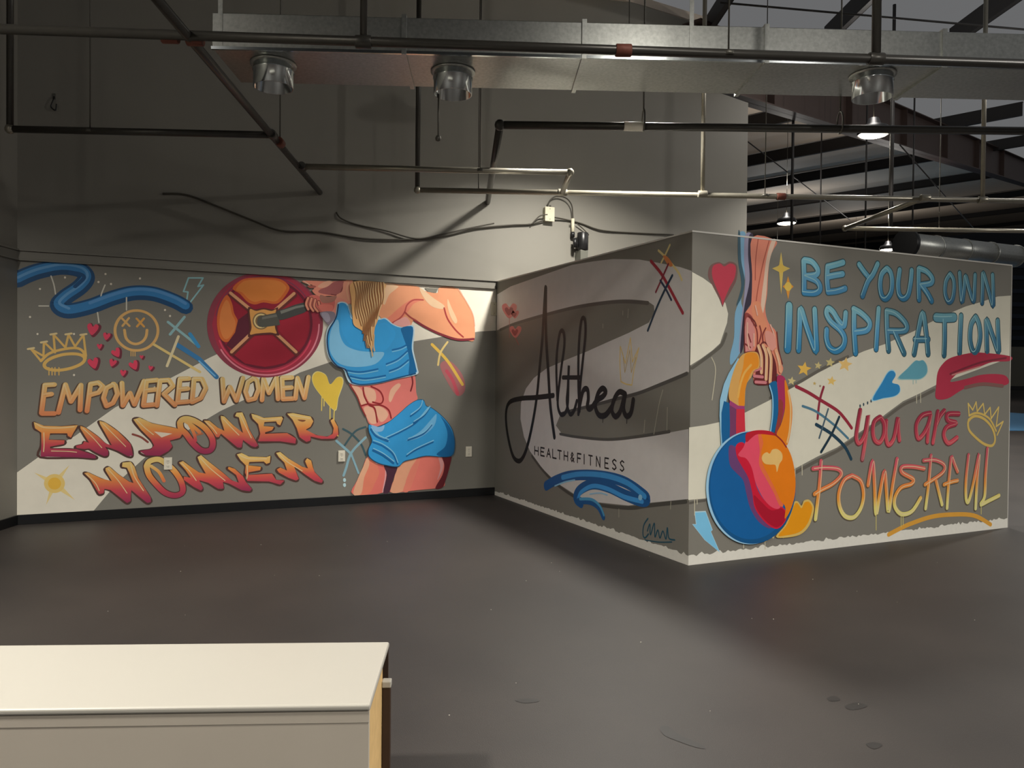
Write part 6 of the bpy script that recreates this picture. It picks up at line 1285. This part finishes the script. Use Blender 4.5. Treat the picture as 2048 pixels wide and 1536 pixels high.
MB().tube([(sx, YB-.03, sz+.1), (sx, YB-.03, sz-.09)], .02, 12).build('tube', 'box', t); MB().tube([(sx, YB-.03, sz-.12), (sx, YB-.03, sz-.06)], .025, 12).build('end_cap', 'dev', t)
MB().box(sx-.035, sx+.035, YB-.006, YB, sz+.0, sz+.03).build('clip', 'rod', t)
vx, vz = (1.071, 2.9383)
t = thing('wall_device', (vx, YB, vz), 'black cylindrical device on a grey base, upper wall just above the logo partition', 'device')
MB().tube([(vx, YB-.1, vz+.13), (vx, YB-.1, vz+.125), (vx, YB-.1, vz-.07), (vx, YB-.1, vz-.08)], [.06,.066,.066,.058], 20).build('cylinder_body', 'dev', t)
MB().box(vx-.055, vx+.045, YB-.15, YB-.03, vz-.3, vz-.08).build('base', 'devgrey', t, bevel=.006)
MB().box(vx-.04, vx+.04, YB-.045, YB, vz-.05, vz+.06).build('wall_bracket', 'rod', t)
MB().tube([(vx-.1, YB-.09, vz+.06), (vx-.1, YB-.09, vz-.05)], .024, 12).box(vx-.1, vx-.03, YB-.1, YB-.08, vz-.01, vz+.02).build('side_knob', 'dev', t)
hx_, hz_ = (-4.3622, 3.7887)
t = thing('wall_hook', (hx_, YB, hz_), 'tiny dark hook hanging on the upper wall near the left corner', 'hook')
MB().box(hx_-.012, hx_+.012, YB-.006, YB, hz_+.03, hz_+.08).build('plate', 'rod', t); MB().tube(spline([(hx_, YB-.006, hz_+.05), (hx_, YB-.03, hz_+.02), (hx_-.02, YB-.03, hz_-.05), (hx_+.015, YB-.03, hz_-.075), (hx_+.022, YB-.03, hz_-.02)], False, 5), .006, 8).build('hook', 'dev', t)

# ------------------------------------------------------------------ white bench in front
b0 = Vector((-2.8039, -1.9668, 0))      # back right corner of the top, at floor level
BT = 0.46; BD = 0.5061; BL_ = 1.75
be = thing('storage_bench', b0, 'long white bench with a plywood edged end, closest to the viewer', 'bench')
bx_ = Vector((-0.9278, 0.3731, 0.0)); by_ = Vector((-0.3731, -0.9278, 0.0))     # bx_ runs along the bench, by_ towards the viewer
MB().obox(b0+UP*(BT-.02), bx_, by_, UP, BL_, BD, .02).build('top', 'white_lam', be, bevel=.007)
MB().obox(b0+bx_*.004+by_*(BD-.022)+UP*.0, bx_, by_, UP, BL_-.008, .018, BT-.0205).build('front_panel', 'white_front', be, bevel=.002)
MB().obox(b0+bx_*.004+by_*(BD-.0045)+UP*(BT-.052), bx_, by_, UP, BL_-.008, .0015, .0318).build('front_lip', 'white_front', be)
MB().obox(b0+bx_*.006+by_*(BD*.30), bx_, by_, UP, .018, BD*.70-.023, BT-.021).build('end_panel', 'ply', be, bevel=.001)
MB().obox(b0+bx_*.03+by_*.03, bx_, by_, UP, .018, BD-.06, BT-.021).build('inner_panel', 'brown', be)
MB().obox(b0+bx_*(BL_-.024)+by_*.004, bx_, by_, UP, .018, BD-.03, BT-.021).build('end_panel', 'white_front', be)
MB().obox(b0+bx_*.002+by_*.004, bx_, by_, UP, BL_-.03, .018, BT-.021).build('back_panel', 'brown', be)
po = MB().obox(b0-bx_*.022+by_*.15, bx_, by_, UP, .026, .022, BT-.09).build('corner_post', 'brown', be, bevel=.003)
MB().obox(b0-bx_*.024+by_*.145+UP*(BT-.09), bx_, by_, UP, .03, .032, .022).build('post_cap', 'white_lam', po, bevel=.004)
# pale dust and chips on the rubber floor
r = random.Random(11); dm = MB()
for i in range(46):
    x, y = (-1.2977, -0.8947, 0.0)[0]+r.uniform(-2.6, 3.2), (-1.2977, -0.8947, 0.0)[1]+r.uniform(-1.6, 3.0)
    if x > -.05 and y > -.05: continue
    s_ = r.uniform(.0025, .006); a = r.uniform(0, 3)
    dm.obox((x, y, .0005), (math.cos(a), math.sin(a), 0), (-math.sin(a), math.cos(a), 0), UP, s_, s_*.7, .002)
o = dm.build('dust_specks', 'chip'); tag(o, 'pale dust specks and chips scattered over the black floor', 'dust'); o['kind'] = 'stuff'
